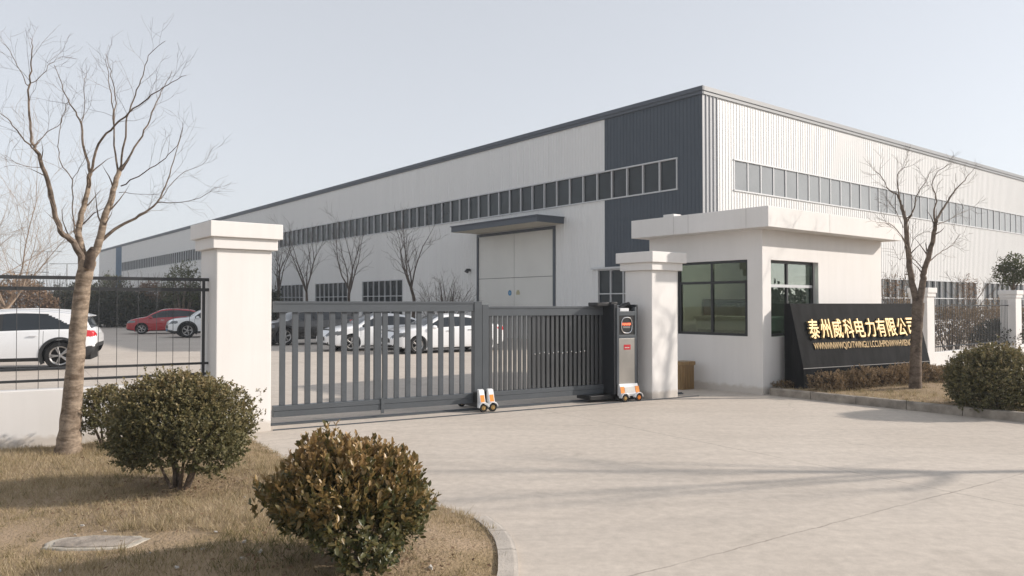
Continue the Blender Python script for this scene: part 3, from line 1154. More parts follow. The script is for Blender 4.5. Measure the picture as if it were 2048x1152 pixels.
l_.location = (0, 16.35, 3.75)
dp = MB()
for y_ in (46.0, 78.0):
    dp.box(-0.16, -0.035, y_, y_ + 0.14, 0, BH - 0.2)
pipe = dp
# ------------------------------------------------------------------ guardhouse
gh = thing('guardhouse', 'small white flat roofed gatehouse with black framed windows', 'building', CORNER, ANG_U)
GX, GY, GT, GZ = 5.0, 3.0, 0.2, 3.36
WA = (0.353, 2.2, 1.17, 2.76)     # window in the shaded wall: y0 y1 z0 z1
WB = (0.30, 2.13, 1.16, 2.75)     # window in the sunlit wall: x0 x1 z0 z1
gw = MB()
# sunlit wall (y 0..GT)
gw.box(0, WB[0], 0, GT, 0, GZ)
gw.box(WB[1], GX, 0, GT, 0, GZ)
gw.box(WB[0], WB[1], 0, GT, 0, WB[2])
gw.box(WB[0], WB[1], 0, GT, WB[3], GZ)
# shaded wall (x 0..GT)
gw.box(0, GT, GT, WA[0], 0, GZ)
gw.box(0, GT, WA[1], GY, 0, GZ)
gw.box(0, GT, WA[0], WA[1], 0, WA[2])
gw.box(0, GT, WA[0], WA[1], WA[3], GZ)
# far walls
gw.box(GX - GT, GX, GT, GY, 0, GZ)
gw.box(GT, GX - GT, GY - GT, GY, 0, GZ)
gw.build('wall', M_WHITE, gh)
gr_ = MB()
gr_.box(-0.4, GX + 0.2, -0.4, GY + 0.2, GZ, 3.77)
ro = gr_.build('roof', M_WHITE, gh, bevel=0.008)
M_JOINT = simple('grey_joint', (0.45, 0.43, 0.41), 0.8)
for y_ in (0.1, 1.55, 1.95):
    MB().box(-0.4025, -0.4, y_, y_ + 0.008, GZ + 0.01, 3.765).build('roof_seam', M_JOINT, ro)
MB().box(1.9, 1.908, -0.4025, -0.4, GZ + 0.01, 3.765).build('roof_seam', M_JOINT, ro)
MB().box(-0.36, -0.1, 1.98, 2.28, 3.772, 3.83).build('vent_cap', M_WHITE, ro, bevel=0.01)
MB().box(GT, GX - GT, GT, GY - GT, 0.002, 0.03).build('floor', M_FLOORT, gh)
MB().box(GT, GX - GT, GT, GY - GT, GZ - 0.35, GZ - 0.33).build('ceiling_panel', M_SOFFIT, gh)


def frame_bars(mb, a0, a1, z0, z1, trans, mull, put, t=0.055):
    put(mb, a0, a1, z0, z0 + t)
    put(mb, a0, a1, z1 - t, z1)
    put(mb, a0, a0 + t, z0 + t, z1 - t)
    put(mb, a1 - t, a1, z0 + t, z1 - t)
    put(mb, a0 + t, a1 - t, trans - t / 2, trans + t / 2)
    put(mb, mull - t / 2, mull + t / 2, z0 + t, trans - t / 2)
    put(mb, mull - t / 2, mull + t / 2, trans + t / 2, z1 - t)
    # sliding sash stiles
    put(mb, a0 + t + 0.001, a0 + t + 0.035, z0 + t, trans - t / 2)
    put(mb, a1 - t - 0.035, a1 - t - 0.001, z0 + t, trans - t / 2)


fa = MB()
frame_bars(fa, WA[0], WA[1], WA[2], WA[3], 2.30, 1.278, lambda m, a, b, z, q: m.box(0.045, 0.105, a, b, z, q))
pa = MB().box(0.072, 0.078, WA[0] + 0.05, WA[1] - 0.05, WA[2] + 0.05, WA[3] - 0.05).build('window', M_GLASS, gh)
fa.build('window_frame', M_WINFRAME, pa)
fbm = MB()
frame_bars(fbm, WB[0], WB[1], WB[2], WB[3], 2.22, 1.11, lambda m, a, b, z, q: m.box(a, b, 0.125, 0.185, z, q))
pb = MB().box(WB[0] + 0.05, WB[1] - 0.05, 0.152, 0.158, WB[2] + 0.05, WB[3] - 0.05).build('window', M_GLASS2, gh)
fbm.build('window_frame', M_WINFRAME, pb)
MB().box(WB[0] + 0.056, WB[1] - 0.056, 0.118, 0.1245, 2.19, 2.25).build('window_rail', M_ALU, pb)


def in_gh(x, y, z=0.03):
    return CORNER + U * x + V * y + Vector((0, 0, z))


dk = thing('reception_desk', 'white topped counter desk inside the gatehouse window', 'desk', in_gh(1.3, 1.5), ANG_U)
MB().box(-0.35, 0.35, -1.0, 1.0, 1.46, 1.53).build('desk_top', M_DESK, dk, bevel=0.008)
MB().box(-0.30, 0.30, -0.95, 0.95, 1.22, 1.46).build('desk_front', M_DESK, dk)
MB().box(-0.26, 0.26, -0.93, -0.87, 0, 1.22).build('desk_leg', M_CABINET, dk)
MB().box(-0.26, 0.26, 0.87, 0.93, 0, 1.22).build('desk_leg', M_CABINET, dk)
cb = thing('tall_cabinet', 'grey wall cabinet with paired doors inside the gatehouse', 'cabinet', in_gh(3.9, 1.0), ANG_U)
MB().box(-0.25, 0.25, -0.75, 0.5, 0, 2.5).build('cabinet_body', M_CABINET, cb)
for q in range(3):
    MB().box(-0.275, -0.252, -0.74 + q * 0.415, -0.345 + q * 0.415, 0.05, 2.45).build('cabinet_door', M_CABINET, cb, bevel=0.004)
bk = thing('bookcase', 'dark wooden shelf unit along the gatehouse back wall', 'shelf', in_gh(2.6, 2.6), ANG_U)
mb = MB()
for z_ in (0.0, 0.5, 1.0, 1.45, 1.9):
    mb.box(-0.9, 0.9, -0.15, 0.15, z_, z_ + 0.03)
mb.box(-0.93, -0.9, -0.15, 0.15, 0, 1.93).box(0.9, 0.93, -0.15, 0.15, 0, 1.93)
mb.build('shelf_frame', M_WOOD, bk)
mb = MB()
for z_ in (0.03, 0.53, 1.03, 1.48):
    x_ = -0.88
    while x_ < 0.85:
        w_ = rng.uniform(0.03, 0.07)
        mb.box(x_, x_ + w_ - 0.004, -0.1, 0.12, z_ + 0.001, z_ + rng.uniform(0.24, 0.36))
        x_ += w_
mb.build('binder_row', M_CABINET, bk)
ch = thing('office_chair', 'dark office chair behind the gatehouse counter', 'chair', in_gh(2.1, 1.5), ANG_U)
MB().box(-0.24, 0.24, -0.24, 0.24, 0.44, 0.52).build('seat', M_BLACK, ch, bevel=0.02)
MB().box(0.2, 0.26, -0.23, 0.23, 0.56, 1.2).build('backrest', M_BLACK, ch, bevel=0.02)
mb = MB().tube([(0, 0, 0.08), (0, 0, 0.44)], 0.03, 8)
for q in range(5):
    a = 2 * math.pi * q / 5
    mb.tube([(0, 0, 0.1), (0.28 * math.cos(a), 0.28 * math.sin(a), 0.03)], [0.025, 0.02], 6)
mb.build('leg', M_BLACK, ch)
mo = thing('computer_monitor', 'small dark monitor on the gatehouse counter', 'monitor', in_gh(1.4, 1.0, 1.56), ANG_U)
MB().box(-0.02, 0.02, -0.26, 0.26, 0.1, 0.42).build('screen', M_BLACK, mo)
MB().box(-0.08, 0.08, -0.1, 0.1, 0, 0.012).box(-0.015, 0.015, -0.03, 0.03, 0.012, 0.1).build('stand', M_BLACK, mo)
dl = thing('ceiling_lamp', 'lit round downlight on the gatehouse ceiling', 'lamp', in_gh(1.25, 0.75, GZ - 0.36), ANG_U)
MB().lathe([(0.0, -0.02), (0.06, -0.02), (0.06, 0.0)], 20).build('diffuser', M_LAMP, dl)
MB().lathe([(0.06, -0.021), (0.09, -0.015), (0.09, 0.008)], 20).build('lamp_ring', M_CHROME, dl)
pl = bpy.data.lights.new('ceiling_lamp_light', 'POINT')
pl.energy = 26
pl.color = (1.0, 0.93, 0.8)
pl.shadow_soft_size = 0.08
po = bpy.data.objects.new('ceiling_lamp_light', pl)
COL.objects.link(po)
po.location = (0, 0, -0.12)
po.parent = dl

# waste bin behind the gate pillar
bn = thing('waste_bin', 'bronze metal waste bin standing by the gatehouse wall', 'bin', at(1366, 776, 16.6).xy.to_3d(), ANG_U)
mb = MB().box(-0.19, 0.19, -0.15, 0.15, 0.0, 0.52)
for q in range(6):
    mb.box(-0.17 + q * 0.062, -0.14 + q * 0.062, -0.158, -0.15, 0.03, 0.5)
    if q < 5:
        mb.box(-0.198, -0.19, -0.13 + q * 0.056, -0.105 + q * 0.056, 0.03, 0.5)
mb.build('bin_body', M_BRONZE, bn, bevel=0.004)
MB().box(-0.215, 0.215, -0.175, 0.175, 0.52, 0.60).build('lid', M_BRONZE, bn, bevel=0.01)


# ------------------------------------------------------------------ gate pillars
def pillar(label, p, width, depth, h, cap, ov, group, name='gate_pillar', rz=ANG_U):
    """Origin at the near-left foot corner; local x along the sunlit face, y away."""
    t = thing(name, label, 'pillar', p, rz, group)
    MB().box(0, width, 0, depth, -0.05, h - cap * 2.4).build('shaft', M_WHITE, t, bevel=0.012)
    MB().box(-ov * 0.55, width + ov * 0.55, -ov * 0.55, depth + ov * 0.55, h - cap * 2.4, h - cap * 1.4 + 0.002).build('cornice', M_WHITE, t, bevel=0.008)
    MB().box(-ov, width + ov, -ov, depth + ov, h - cap * 1.4 + 0.002, h).build('cap', M_WHITE, t, bevel=0.008)
    return t


PL = Vector((-4.13, 10.665, 0))
pillar('wide white gate pillar with stepped cap behind the big round shrub', PL, 0.79, 0.72, 3.0, 0.158, 0.12, 'white gate pillars')
PR = Vector((2.69, 14.68, 0))
pillar('white gate pillar with stepped cap beside the gate motor unit', PR, 0.76, 0.70, 2.85, 0.148, 0.13, 'white gate pillars')

# ------------------------------------------------------------------ boundary wall and fence by the lawn
WL0 = Vector((-4.36, 10.93, 0))
wall_t = thing('boundary_wall', 'low white plastered wall below the thin black fence', 'wall', WL0, ANG_G)
MB().box(-9.5, 0, -0.12, 0.12, -0.05, 0.74).build('wall', M_WHITE, wall_t, bevel=0.01)
fe = thing('metal_fence', 'thin black rail fence standing on the low white wall', 'fence', WL0 + Vector((0, 0, 0.74)), ANG_G)
Z = 0.74
for z_, th in ((2.19, 0.045), (2.045, 0.045), (1.0, 0.032), (0.85, 0.032)):
    MB().box(-9.5, 0.06, -0.02, 0.02, z_ - Z - th / 2, z_ - Z + th / 2).build('rail', M_FENCE, fe)
s = -0.02
k = 0
while s > -9.4:
    r_ = 0.0042 if k % 7 else 0.009
    jz = rng.uniform(-0.05, 0.03) if k % 7 else 0.0
    if k == 0:
        MB().box(s - 0.05, s - 0.012, -0.019, 0.019, 0, 2.21 - Z).build('post', M_FENCE, fe)
    else:
        MB().tube([(s, -0.024, 0.005), (s + rng.uniform(-.008, .008), -0.024, 2.215 - Z + jz if k % 7 else 2.24 - Z)], r_, 6).build('picket', M_FENCE, fe)
    s -= 0.235 + rng.uniform(-0.025, 0.025)
    k += 1

# ------------------------------------------------------------------ boundary wall and fence behind the sign
FR0 = CORNER + U * (GX + 0.02) + V * 0.25
wall_r = thing('boundary_wall', 'low white plinth wall running behind the black company sign', 'wall', FR0, ANG_U)
for a, b in ((0, 2.55), (3.0, 8.85), (9.35, 14.2), (14.7, 19.5)):
    MB().box(a, b, -0.12, 0.12, -0.05, 0.52).build('wall', M_WHITE, wall_r, bevel=0.01)
for k, (a, w_) in enumerate(((2.55, 0.45), (8.85, 0.5), (14.2, 0.5))):
    pt = pillar(('slim white fence pillar just beside the black sign end', 'white fence pillar rising behind the round dark shrub', 'white fence pillar beyond the verge lawn')[k],
                FR0 + U * a - V * 0.22, w_, 0.44, 2.27, 0.1, 0.05, 'white fence pillars', 'fence_pillar')
for k, (a, b) in enumerate(((0.0, 2.5), (3.02, 8.83), (9.37, 14.18))):
    ft = thing('metal_fence', ('dark bar fence hidden behind the black sign', 'dark close barred fence between two white pillars', 'dark barred fence past the second white pillar')[k],
               'fence', FR0 + U * a + Vector((0, 0, 0.52)), ANG_U, 'dark bar fence panels')
    L_ = b - a
    for z_ in (0.12, 1.25):
        MB().box(0, L_, -0.018, 0.018, z_, z_ + 0.035).build('rail', M_FENCE, ft)
    n_ = int(L_ / 0.115)
    for q in range(1, n_):
        x_ = L_ * q / n_
        MB().box(x_ - 0.009, x_ + 0.009, -0.027, -0.0185, 0.0, 1.45).build('picket', M_FENCE, ft)

# ------------------------------------------------------------------ sliding gate
GO = Vector((-3.633, 11.62, 0))


def wheel_unit(parent, x, y, r=0.075, wdt=0.05, hub=None):
    ty = MB().lathe([(r * 0.55, -wdt / 2), (r * 0.9, -wdt / 2), (r, -wdt * 0.3), (r, wdt * 0.3), (r * 0.9, wdt / 2), (r * 0.55, wdt / 2)], 22, (0, 0, 0), 'y').build('wheel', M_RUBBER, parent)
    ty.location = (x, y, r)
    h = MB()
    h.lathe([(r * 0.56, -wdt * 0.42), (r * 0.5, -wdt * 0.5), (r * 0.42, -wdt * 0.36), (r * 0.2, -wdt * 0.34), (0.0, -wdt * 0.52)], 18, (0, 0, 0), 'y')
    for q in range(6):
        a = 2 * math.pi * q / 6
        h.tube([(0, -wdt * 0.45, 0), (r * 0.52 * math.cos(a), -wdt * 0.47, r * 0.52 * math.sin(a))], r * 0.07, 5)
    h.build('rim', hub or M_BRASS, ty)
    return ty


def guard(parent, x0, x1, y, wheels, hgt=0.36):
    """White slanted shoe with orange reflectors over small wheels, facing -y."""
    sh = MB()
    poly = [(y, 0.10), (y - 0.03, 0.15), (y + 0.035, hgt), (y + 0.09, hgt + 0.012), (y + 0.09, 0.10)]
    sh.prism(poly, lambda a, b, t: (x0 + (x1 - x0) * t, a, b))
    for wx in wheels:   # little mudguards
        pts = [(wx + 0.1 * math.cos(a), 0.075 + 0.1 * math.sin(a)) for a in [R(v) for v in (5, 40, 75, 110, 145, 178)]]
        inn = [(wx + 0.085 * math.cos(a), 0.075 + 0.085 * math.sin(a)) for a in [R(v) for v in (178, 145, 110, 75, 40, 5)]]
        sh.prism(pts + inn, lambda a, b, t: (a, y - 0.075 + 0.085 * t, b))
    g_ = sh.build('wheel_guard', M_GUARD, parent, bevel=0.008)
    return g_


def gate_section(label, x0, x1, ztop, y, slats, slat_w, mat_slat, posts, top=0.17, bot=0.17, z0=0.125, mid=None, mat=None):
    t = thing('gate_section', label, 'gate', GO + G * x0, ANG_G, 'sections of the sliding gate')
    L_ = x1 - x0
    m_ = mat or M_GATE
    # top beam: box with a lip and a groove
    tb = MB().box(0, L_, y - 0.05, y + 0.05, ztop - top, ztop - 0.045)
    tb.box(0, L_, y - 0.058, y + 0.058, ztop - 0.04, ztop)
    tb.box(0, L_, y - 0.042, y + 0.042, ztop - 0.045, ztop - 0.04)
    tb.build('top_rail', m_, t, bevel=0.004)
    bb = MB().box(0, L_, y - 0.055, y + 0.055, z0, z0 + bot * 0.52)
    bb.box(0, L_, y - 0.049, y + 0.049, z0 + bot * 0.52, z0 + bot * 0.52 + 0.006)
    bb.box(0, L_, y - 0.06, y + 0.06, z0 + bot * 0.52 + 0.006, z0 + bot)
    bb.build('bottom_rail', m_, t, bevel=0.004)
    for s_ in slats:
        MB().box(s_ - slat_w / 2, s_ + slat_w / 2, y - 0.02, y + 0.02, z0 + bot, ztop - top).build('slat', mat_slat, t, bevel=0.005)
    for a, b, zz in posts:
        MB().box(a, b, y - 0.064, y + 0.064, z0 - 0.02, ztop + zz).build('post', m_, t, bevel=0.005)
    return t


sl1 = [0.14 + 0.193 * k for k in range(8)] + [1.79 + 0.2 * k for k in range(8)]
g1 = gate_section('wide slatted grey gate section next to the wide pillar', 0.0, 3.55, 1.885, 0.0, [s_ for s_ in sl1 if s_ < 3.3], 0.088, M_GATE, [(3.40, 3.55, 0.002)])
MB().box(1.60, 1.72, -0.03, 0.03, 0.295, 1.715).build('post', M_GATE, g1, bevel=0.006)
MB().box(1.70, 1.755, -0.075, -0.0605, 0.07, 0.32).build('bracket', M_GATE, g1, bevel=0.004)
sl2 = [0.19 + 0.1 * k for k in range(25)]
g2 = gate_section('narrow barred gate section beside the motor unit', 3.565, 6.30, 1.80, 0.02, [s_ for s_ in sl2 if s_ < 2.62], 0.062, M_GATESTEEL, [(0.0, 0.13, 0.03)], z0=0.13)
kn = MB()
for q in range(9, 21):
    kn.lathe([(0.0, -0.03), (0.012, -0.028), (0.014, -0.01), (0.008, 0.0)], 10, (sl2[q], 0.0, 0.93 + 0.012 * (q % 3)), 'y')
kn.build('latch', M_CHROME, g2)
g3 = gate_section('dark nested gate section behind the narrow bars', 4.75, 6.45, 1.76, 0.22, [0.12 + 0.095 * k for k in range(17)], 0.05, M_GATEDARK, [(1.6, 1.7, 0.0)], mat=M_GATEDARK, z0=0.15)
MB().box(0.0, 1.7, 0.30, 0.31, 0.3, 1.6).build('back_panel', M_GATEDARK, g3)
# section shoes at the joint of the two sections
for sec, xs in ((g1, 3.43), (g2, 0.045)):
    gd = guard(sec, xs - 0.052, xs + 0.052, -0.30, [xs], hgt=0.37)
    MB().prism([(-0.327, 0.172), (-0.2935, 0.285), (-0.290, 0.285), (-0.3235, 0.172)], lambda a, b, t, xs=xs: (xs - 0.038 + 0.076 * t, a, b)).build('reflector', M_ORANGE, gd)
    wheel_unit(gd, xs, -0.335)
    MB().box(xs - 0.035, xs + 0.035, -0.22, 0.55, 0.06, 0.14).box(xs - 0.06, xs + 0.06, -0.213, -0.066, 0.14, 0.33).build('outrigger', M_BLACK, sec, bevel=0.006)
    wheel_unit(sec, xs, 0.5)
# track in the ground
tr = MB().box(-0.1, 8.2, -0.05, 0.05, 0.001, 0.018).box(-0.1, 8.2, -0.012, 0.012, 0.018, 0.035)
tr.box(-0.1, 8.2, -0.5, -0.46, 0.001, 0.014)
tt = tr.build('gate_track', M_GATE)
tt.location = GO
tt.rotation_euler = (0, 0, ANG_G)
tag(tt, 'steel guide track in the concrete under the gate', 'track')

# motor tower
TW = Vector((1.98, 14.38, 0))
tw = thing('gate_motor_unit', 'grey gate motor tower with round display and wheels', 'gate motor', TW, ANG_G)
WT = 0.44
MB().box(0, WT, 0.06, 0.62, 0.12, 1.70).build('housing', M_BLACK, tw, bevel=0.01)
fp = MB()
fp.box(-0.005, 0.045, 0.0, 0.0595, 0.33, 1.78)
fp.box(WT - 0.02, WT + 0.02, 0.0, 0.0595, 0.33, 1.78)
fp.box(0.045, WT - 0.02, 0.0, 0.0595, 1.62, 1.70)
fp.box(0.045, WT - 0.02, 0.0, 0.0595, 1.19, 1.255)
fp.build('front_frame', M_GATE, tw, bevel=0.005)
MB().box(WT + 0.021, WT + 0.075, 0.02, 0.5, 0.30, 1.83).box(-0.06, -0.006, 0.02, 0.6, 0.14, 1.84).build('side_panel', M_GATEDARK, tw, bevel=0.008)
dsp = MB().box(0.046, WT - 0.021, 0.012, 0.059, 1.256, 1.619).build('display', M_BLACK, tw)
cx, cz = (0.045 + WT - 0.02) / 2, 1.437
outl = []
for q in range(40):
    a = 2 * math.pi * q / 40
    ca, sa = math.cos(a), math.sin(a)
    e = 2 / 2.8
    outl.append((cx + 0.125 * abs(ca) ** e * (1 if ca > 0 else -1), 0.006, cz + 0.148 * abs(sa) ** e * (1 if sa > 0 else -1)))
MB().tube(outl + [outl[0], outl[1]], 0.011, 6, cap=False).build('display_ring', M_CHROME, dsp)
ld = MB()
gl = random.Random(3)
for q in range(9):
    x_ = cx - 0.10 + q * 0.0225
    ld.box(x_, x_ + gl.uniform(0.014, 0.0215), 0.008, 0.012, cz - 0.005 + gl.uniform(0, .012), cz + 0.045)
ld.box(cx - 0.10, cx + 0.10, 0.009, 0.012, cz + 0.005, cz + 0.018)
ld.build('display_text', M_LED, dsp)
ld = MB()
for q in range(6):
    x_ = cx - 0.085 + q * 0.029
    ld.box(x_, x_ + 0.024, 0.008, 0.012, cz - 0.055, cz - 0.016)
ld.build('display_text', M_LEDGREY, dsp)
dp_ = MB().box(0.046, WT - 0.021, 0.004, 0.059, 0.33, 1.189).build('steel_panel', M_STEEL, tw, bevel=0.004)
stk = MB().box(cx - 0.075, cx + 0.085, 0.001, 0.004, 0.975, 1.07).build('sticker', M_RED, dp_)
mk = MB()
for q in range(7):
    x_ = cx - 0.055 + q * 0.016
    mk.box(x_, x_ + 0.0165, -0.001, 0.001, 1.005, 1.005 + gl.uniform(0.010, 0.024))
mk.build('sticker_mark', M_PAPER, stk)
# top hardware
tp_ = MB()
tp_.box(-0.35, -0.06, 0.15, 0.45, 1.80, 1.87)
tp_.box(-0.05, 0.10, 0.12, 0.42, 1.72, 1.88)
tp_.tube([(0.16, 0.2, 1.72), (0.30, 0.2, 1.80), (0.42, 0.2, 1.84), (0.5, 0.2, 1.72)], [0.05, 0.06, 0.05, 0.03], 8)
tp_.build('drive_cover', M_BLACK, tw, bevel=0.012)
MB().box(0.11, 0.32, 0.05, 0.16, 1.701, 1.76).box(0.05, 0.3, 0.25, 0.3, 1.79, 1.81).build('control_box', M_GUARD, tw, bevel=0.006)
gdt = guard(tw, 0.03, WT + 0.03, -0.05, [0.10, WT - 0.01], hgt=0.33)
rf_ = MB()
for xs in (0.075, WT - 0.015):
    rf_.prism([(-0.077, 0.165), (-0.049, 0.285), (-0.044, 0.285), (-0.072, 0.165)], lambda a, b, t, xs=xs: (xs - 0.045 + 0.09 * t, a, b))
rf_.build('reflector', M_ORANGE, gdt)
MB().prism([(-0.077, 0.165), (-0.052, 0.272), (-0.046, 0.272), (-0.071, 0.165)], lambda a, b, t: (0.13 + (WT - 0.20) * t, a, b)).build('guard_plate', M_STEEL, gdt)
wheel_unit(gdt, 0.10, -0.09)
wheel_unit(gdt, WT - 0.01, -0.09, hub=M_ORANGE)
MB().box(0.02, WT, 0.01, 0.6, 0.03, 0.12).box(-0.55, 0.0, 0.1, 0.55, 0.05, 0.13).build('chassis', M_BLACK, tw, bevel=0.008)

# ------------------------------------------------------------------ company sign
SG = Vector((5.82, 15.27, 0.10))
sd_ = Vector((0.8767, 0.4811, 0))
ANG_S = math.atan2(sd_.y, sd_.x)
sg = thing('company_sign', 'black granite sign wall with gold lettering on leaning face', 'sign', SG, ANG_S)
SLN, Z1, Z2, LEAN, BACK = 4.12, 0.45, 1.75, 0.33, 0.48
MB().prism([(0, -0.1), (0, Z1), (LEAN, Z2), (BACK, Z2), (BACK, -0.1)][::-1], lambda a, b, t: (SLN * t, a, b)).build('slab', M_GRANITE, sg, bevel=0.006)
MB().box(0.001, SLN - 0.001, -0.003, 0.02, Z1 - 0.008, Z1 + 0.006).build('joint_line', simple('pale_joint', (0.28, 0.27, 0.26), 0.6), sg)
up = Vector((0, LEAN, Z2 - Z1)).normalized()
nrm = Vector((0, -(Z2 - Z1), LEAN)).normalized()


def lettering(txt, s0, zlo, width, height, depth, name, mat, weight, font_scale_fit=True):
    """Solid letters standing on the leaning face, from Blender's own built-in font."""
    cu = bpy.data.curves.new('lettering', 'FONT')
    cu.body = txt
    cu.extrude = 0.5
    cu.offset = weight
    cu.resolution_u = 3
    ob = bpy.data.objects.new('lettering', cu)
    COL.objects.link(ob)
    bpy.context.view_layer.update()
    me = bpy.data.meshes.new_from_object(ob.evaluated_get(bpy.context.evaluated_depsgraph_get()))
    bpy.data.objects.remove(ob)
    co = np.empty(len(me.vertices) * 3)
    me.vertices.foreach_get('co', co)
    co = co.reshape(-1, 3)
    lo, hi = co.min(0), co.max(0)
    t = (co - lo) / (hi - lo)
    base = Vector((s0, LEAN * (zlo - Z1) / (Z2 - Z1), zlo)) + nrm * 0.008
    out = np.array(base)[None] + t[:, :1] * width * np.array([[1, 0, 0]]) + t[:, 1:2] * height * np.array(up)[None] + t[:, 2:] * depth * np.array(nrm)[None]
    me.vertices.foreach_set('co', out.ravel())
    me.materials.clear()
    me.materials.append(mat)
    me.update()
    o = bpy.data.objects.new(name, me)
    COL.objects.link(o)
    o.parent = sg
    return o


chars = '泰州威科电力有限公司'
for k, c_ in enumerate(chars):
    lettering(c_, 0.34 + 0.355 * k, 1.02, 0.30, 0.41, 0.045, 'character', M_GOLD, 0.010)
M_GOLDDULL = simple('dull_gold_letter', (0.36, 0.25, 0.11), 0.45, metal=0.3)
lettering('WWNWNWWQ/O/TWINGLI LCCUHPKNWWHVIENCNPS', 0.42, 0.785, 3.40, 0.165, 0.014, 'small_lettering', M_GOLDDULL, 0.0)


# ------------------------------------------------------------------ cars
def interp(pts, x):
    """Smooth monotone-ish interpolation through (x, value) points."""
    if x <= pts[0][0]:
        return pts[0][1]
    if x >= pts[-1][0]:
        return pts[-1][1]
    for i in range(len(pts) - 1):
        x0, y0 = pts[i]
        x1, y1 = pts[i + 1]
        if x0 <= x <= x1:
            h = x1 - x0
            d = (y1 - y0) / h

            def slope(j):
                if j <= 0 or j >= len(pts) - 1:
                    return None
                a = (pts[j][1] - pts[j - 1][1]) / (pts[j][0] - pts[j - 1][0])
                b = (pts[j + 1][1] - pts[j][1]) / (pts[j + 1][0] - pts[j][0])
                return 0 if a * b <= 0 else 2 * a * b / (a + b)
            m0, m1 = slope(i), slope(i + 1)
            m0 = d if m0 is None else m0
            m1 = d if m1 is None else m1
            t = (x - x0) / h
            return (2 * t ** 3 - 3 * t * t + 1) * y0 + (t ** 3 - 2 * t * t + t) * h * m0 + (3 * t * t - 2 * t ** 3) * y1 + (t ** 3 - t * t) * h * m1


SUV = dict(top=[(-2.30, .98), (-2.24, 1.08), (-2.16, 1.16), (-1.96, 1.50), (-1.80, 1.575), (-1.2, 1.65), (-.4, 1.68), (.25, 1.63), (.7, 1.45), (1.25, 1.10), (1.75, 1.04), (2.12, .93), (2.25, .80), (2.30, .66)],
           bot=[(-2.30, .62), (-2.2, .44), (-1.9, .30), (-1.0, .25), (1.0, .25), (1.9, .26), (2.2, .3), (2.30, .34)],
           wid=[(-2.30, .72), (-2.22, .83), (-1.9, .90), (-1.3, .925), (1.4, .92), (1.95, .86), (2.2, .74), (2.30, .60)],
           belt=[(-2.3, 1.10), (-1.9, 1.10), (0, 1.05), (1.3, 1.02)], roof=1.68, axle=(-1.42, 1.38), wr=.395, ar=.465, win=(-1.86, 1.0), bp=(-.02, .09), seams=(-1.02, .03, 1.02),
           ws=(.30, 1.2), rw=(-2.17, -1.93), tail=((-2.3, -1.68), (.90, 1.08)), head=((1.86, 2.3), (.76, .90)), grille=(.52, .80), clad=.12, archclad=True)
SEDAN = dict(top=[(-2.35, .92), (-2.31, 1.02), (-2.0, 1.06), (-1.75, 1.08), (-1.15, 1.32), (-.7, 1.42), (-.2, 1.455), (.25, 1.43), (.7, 1.26), (1.15, 1.02), (1.7, .93), (2.1, .82), (2.28, .70), (2.35, .58)],
             bot=[(-2.35, .50), (-2.25, .32), (-1.9, .22), (-1.0, .17), (1.0, .17), (1.9, .19), (2.25, .24), (2.35, .3)],
             wid=[(-2.35, .68), (-2.25, .80), (-1.9, .885), (-1.3, .91), (1.4, .905), (1.95, .85), (2.22, .74), (2.35, .58)],
             belt=[(-2.35, 1.0), (-1.9, 1.0), (0, .95), (1.3, .90)], roof=1.455, axle=(-1.38, 1.42), wr=.33, ar=.385, win=(-1.55, .98), bp=(-.12, -.03), seams=(-.98, -.07, 1.05),
             ws=(.3, 1.12), rw=(-1.72, -.95), tail=((-2.35, -1.95), (.82, .95)), head=((1.82, 2.35), (.62, .77)), grille=(.42, .62), clad=.05, archclad=False)
HATCH = dict(top=[(-2.05, .95), (-2.0, 1.08), (-1.9, 1.16), (-1.62, 1.42), (-1.2, 1.5), (-.5, 1.54), (.1, 1.50), (.6, 1.32), (1.15, 1.03), (1.6, .95), (1.95, .84), (2.1, .72), (2.15, .6)],
             bot=[(-2.05, .5), (-1.95, .34), (-1.6, .22), (-.9, .18), (.9, .18), (1.7, .2), (2.05, .25), (2.15, .3)],
             wid=[(-2.05, .68), (-1.95, .80), (-1.6, .87), (-1.1, .89), (1.2, .885), (1.75, .83), (2.05, .72), (2.15, .56)],
             belt=[(-2.05, 1.04), (-1.6, 1.04), (0, .97), (1.2, .93)], roof=1.54, axle=(-1.28, 1.30), wr=.33, ar=.385, win=(-1.68, .92), bp=(-.14, -.05), seams=(-.95, -.09, .98),
             ws=(.2, 1.1), rw=(-1.9, -1.62), tail=((-2.05, -1.72), (.86, 1.05)), head=((1.66, 2.15), (.66, .80)), grille=(.42, .64), clad=.05, archclad=False)


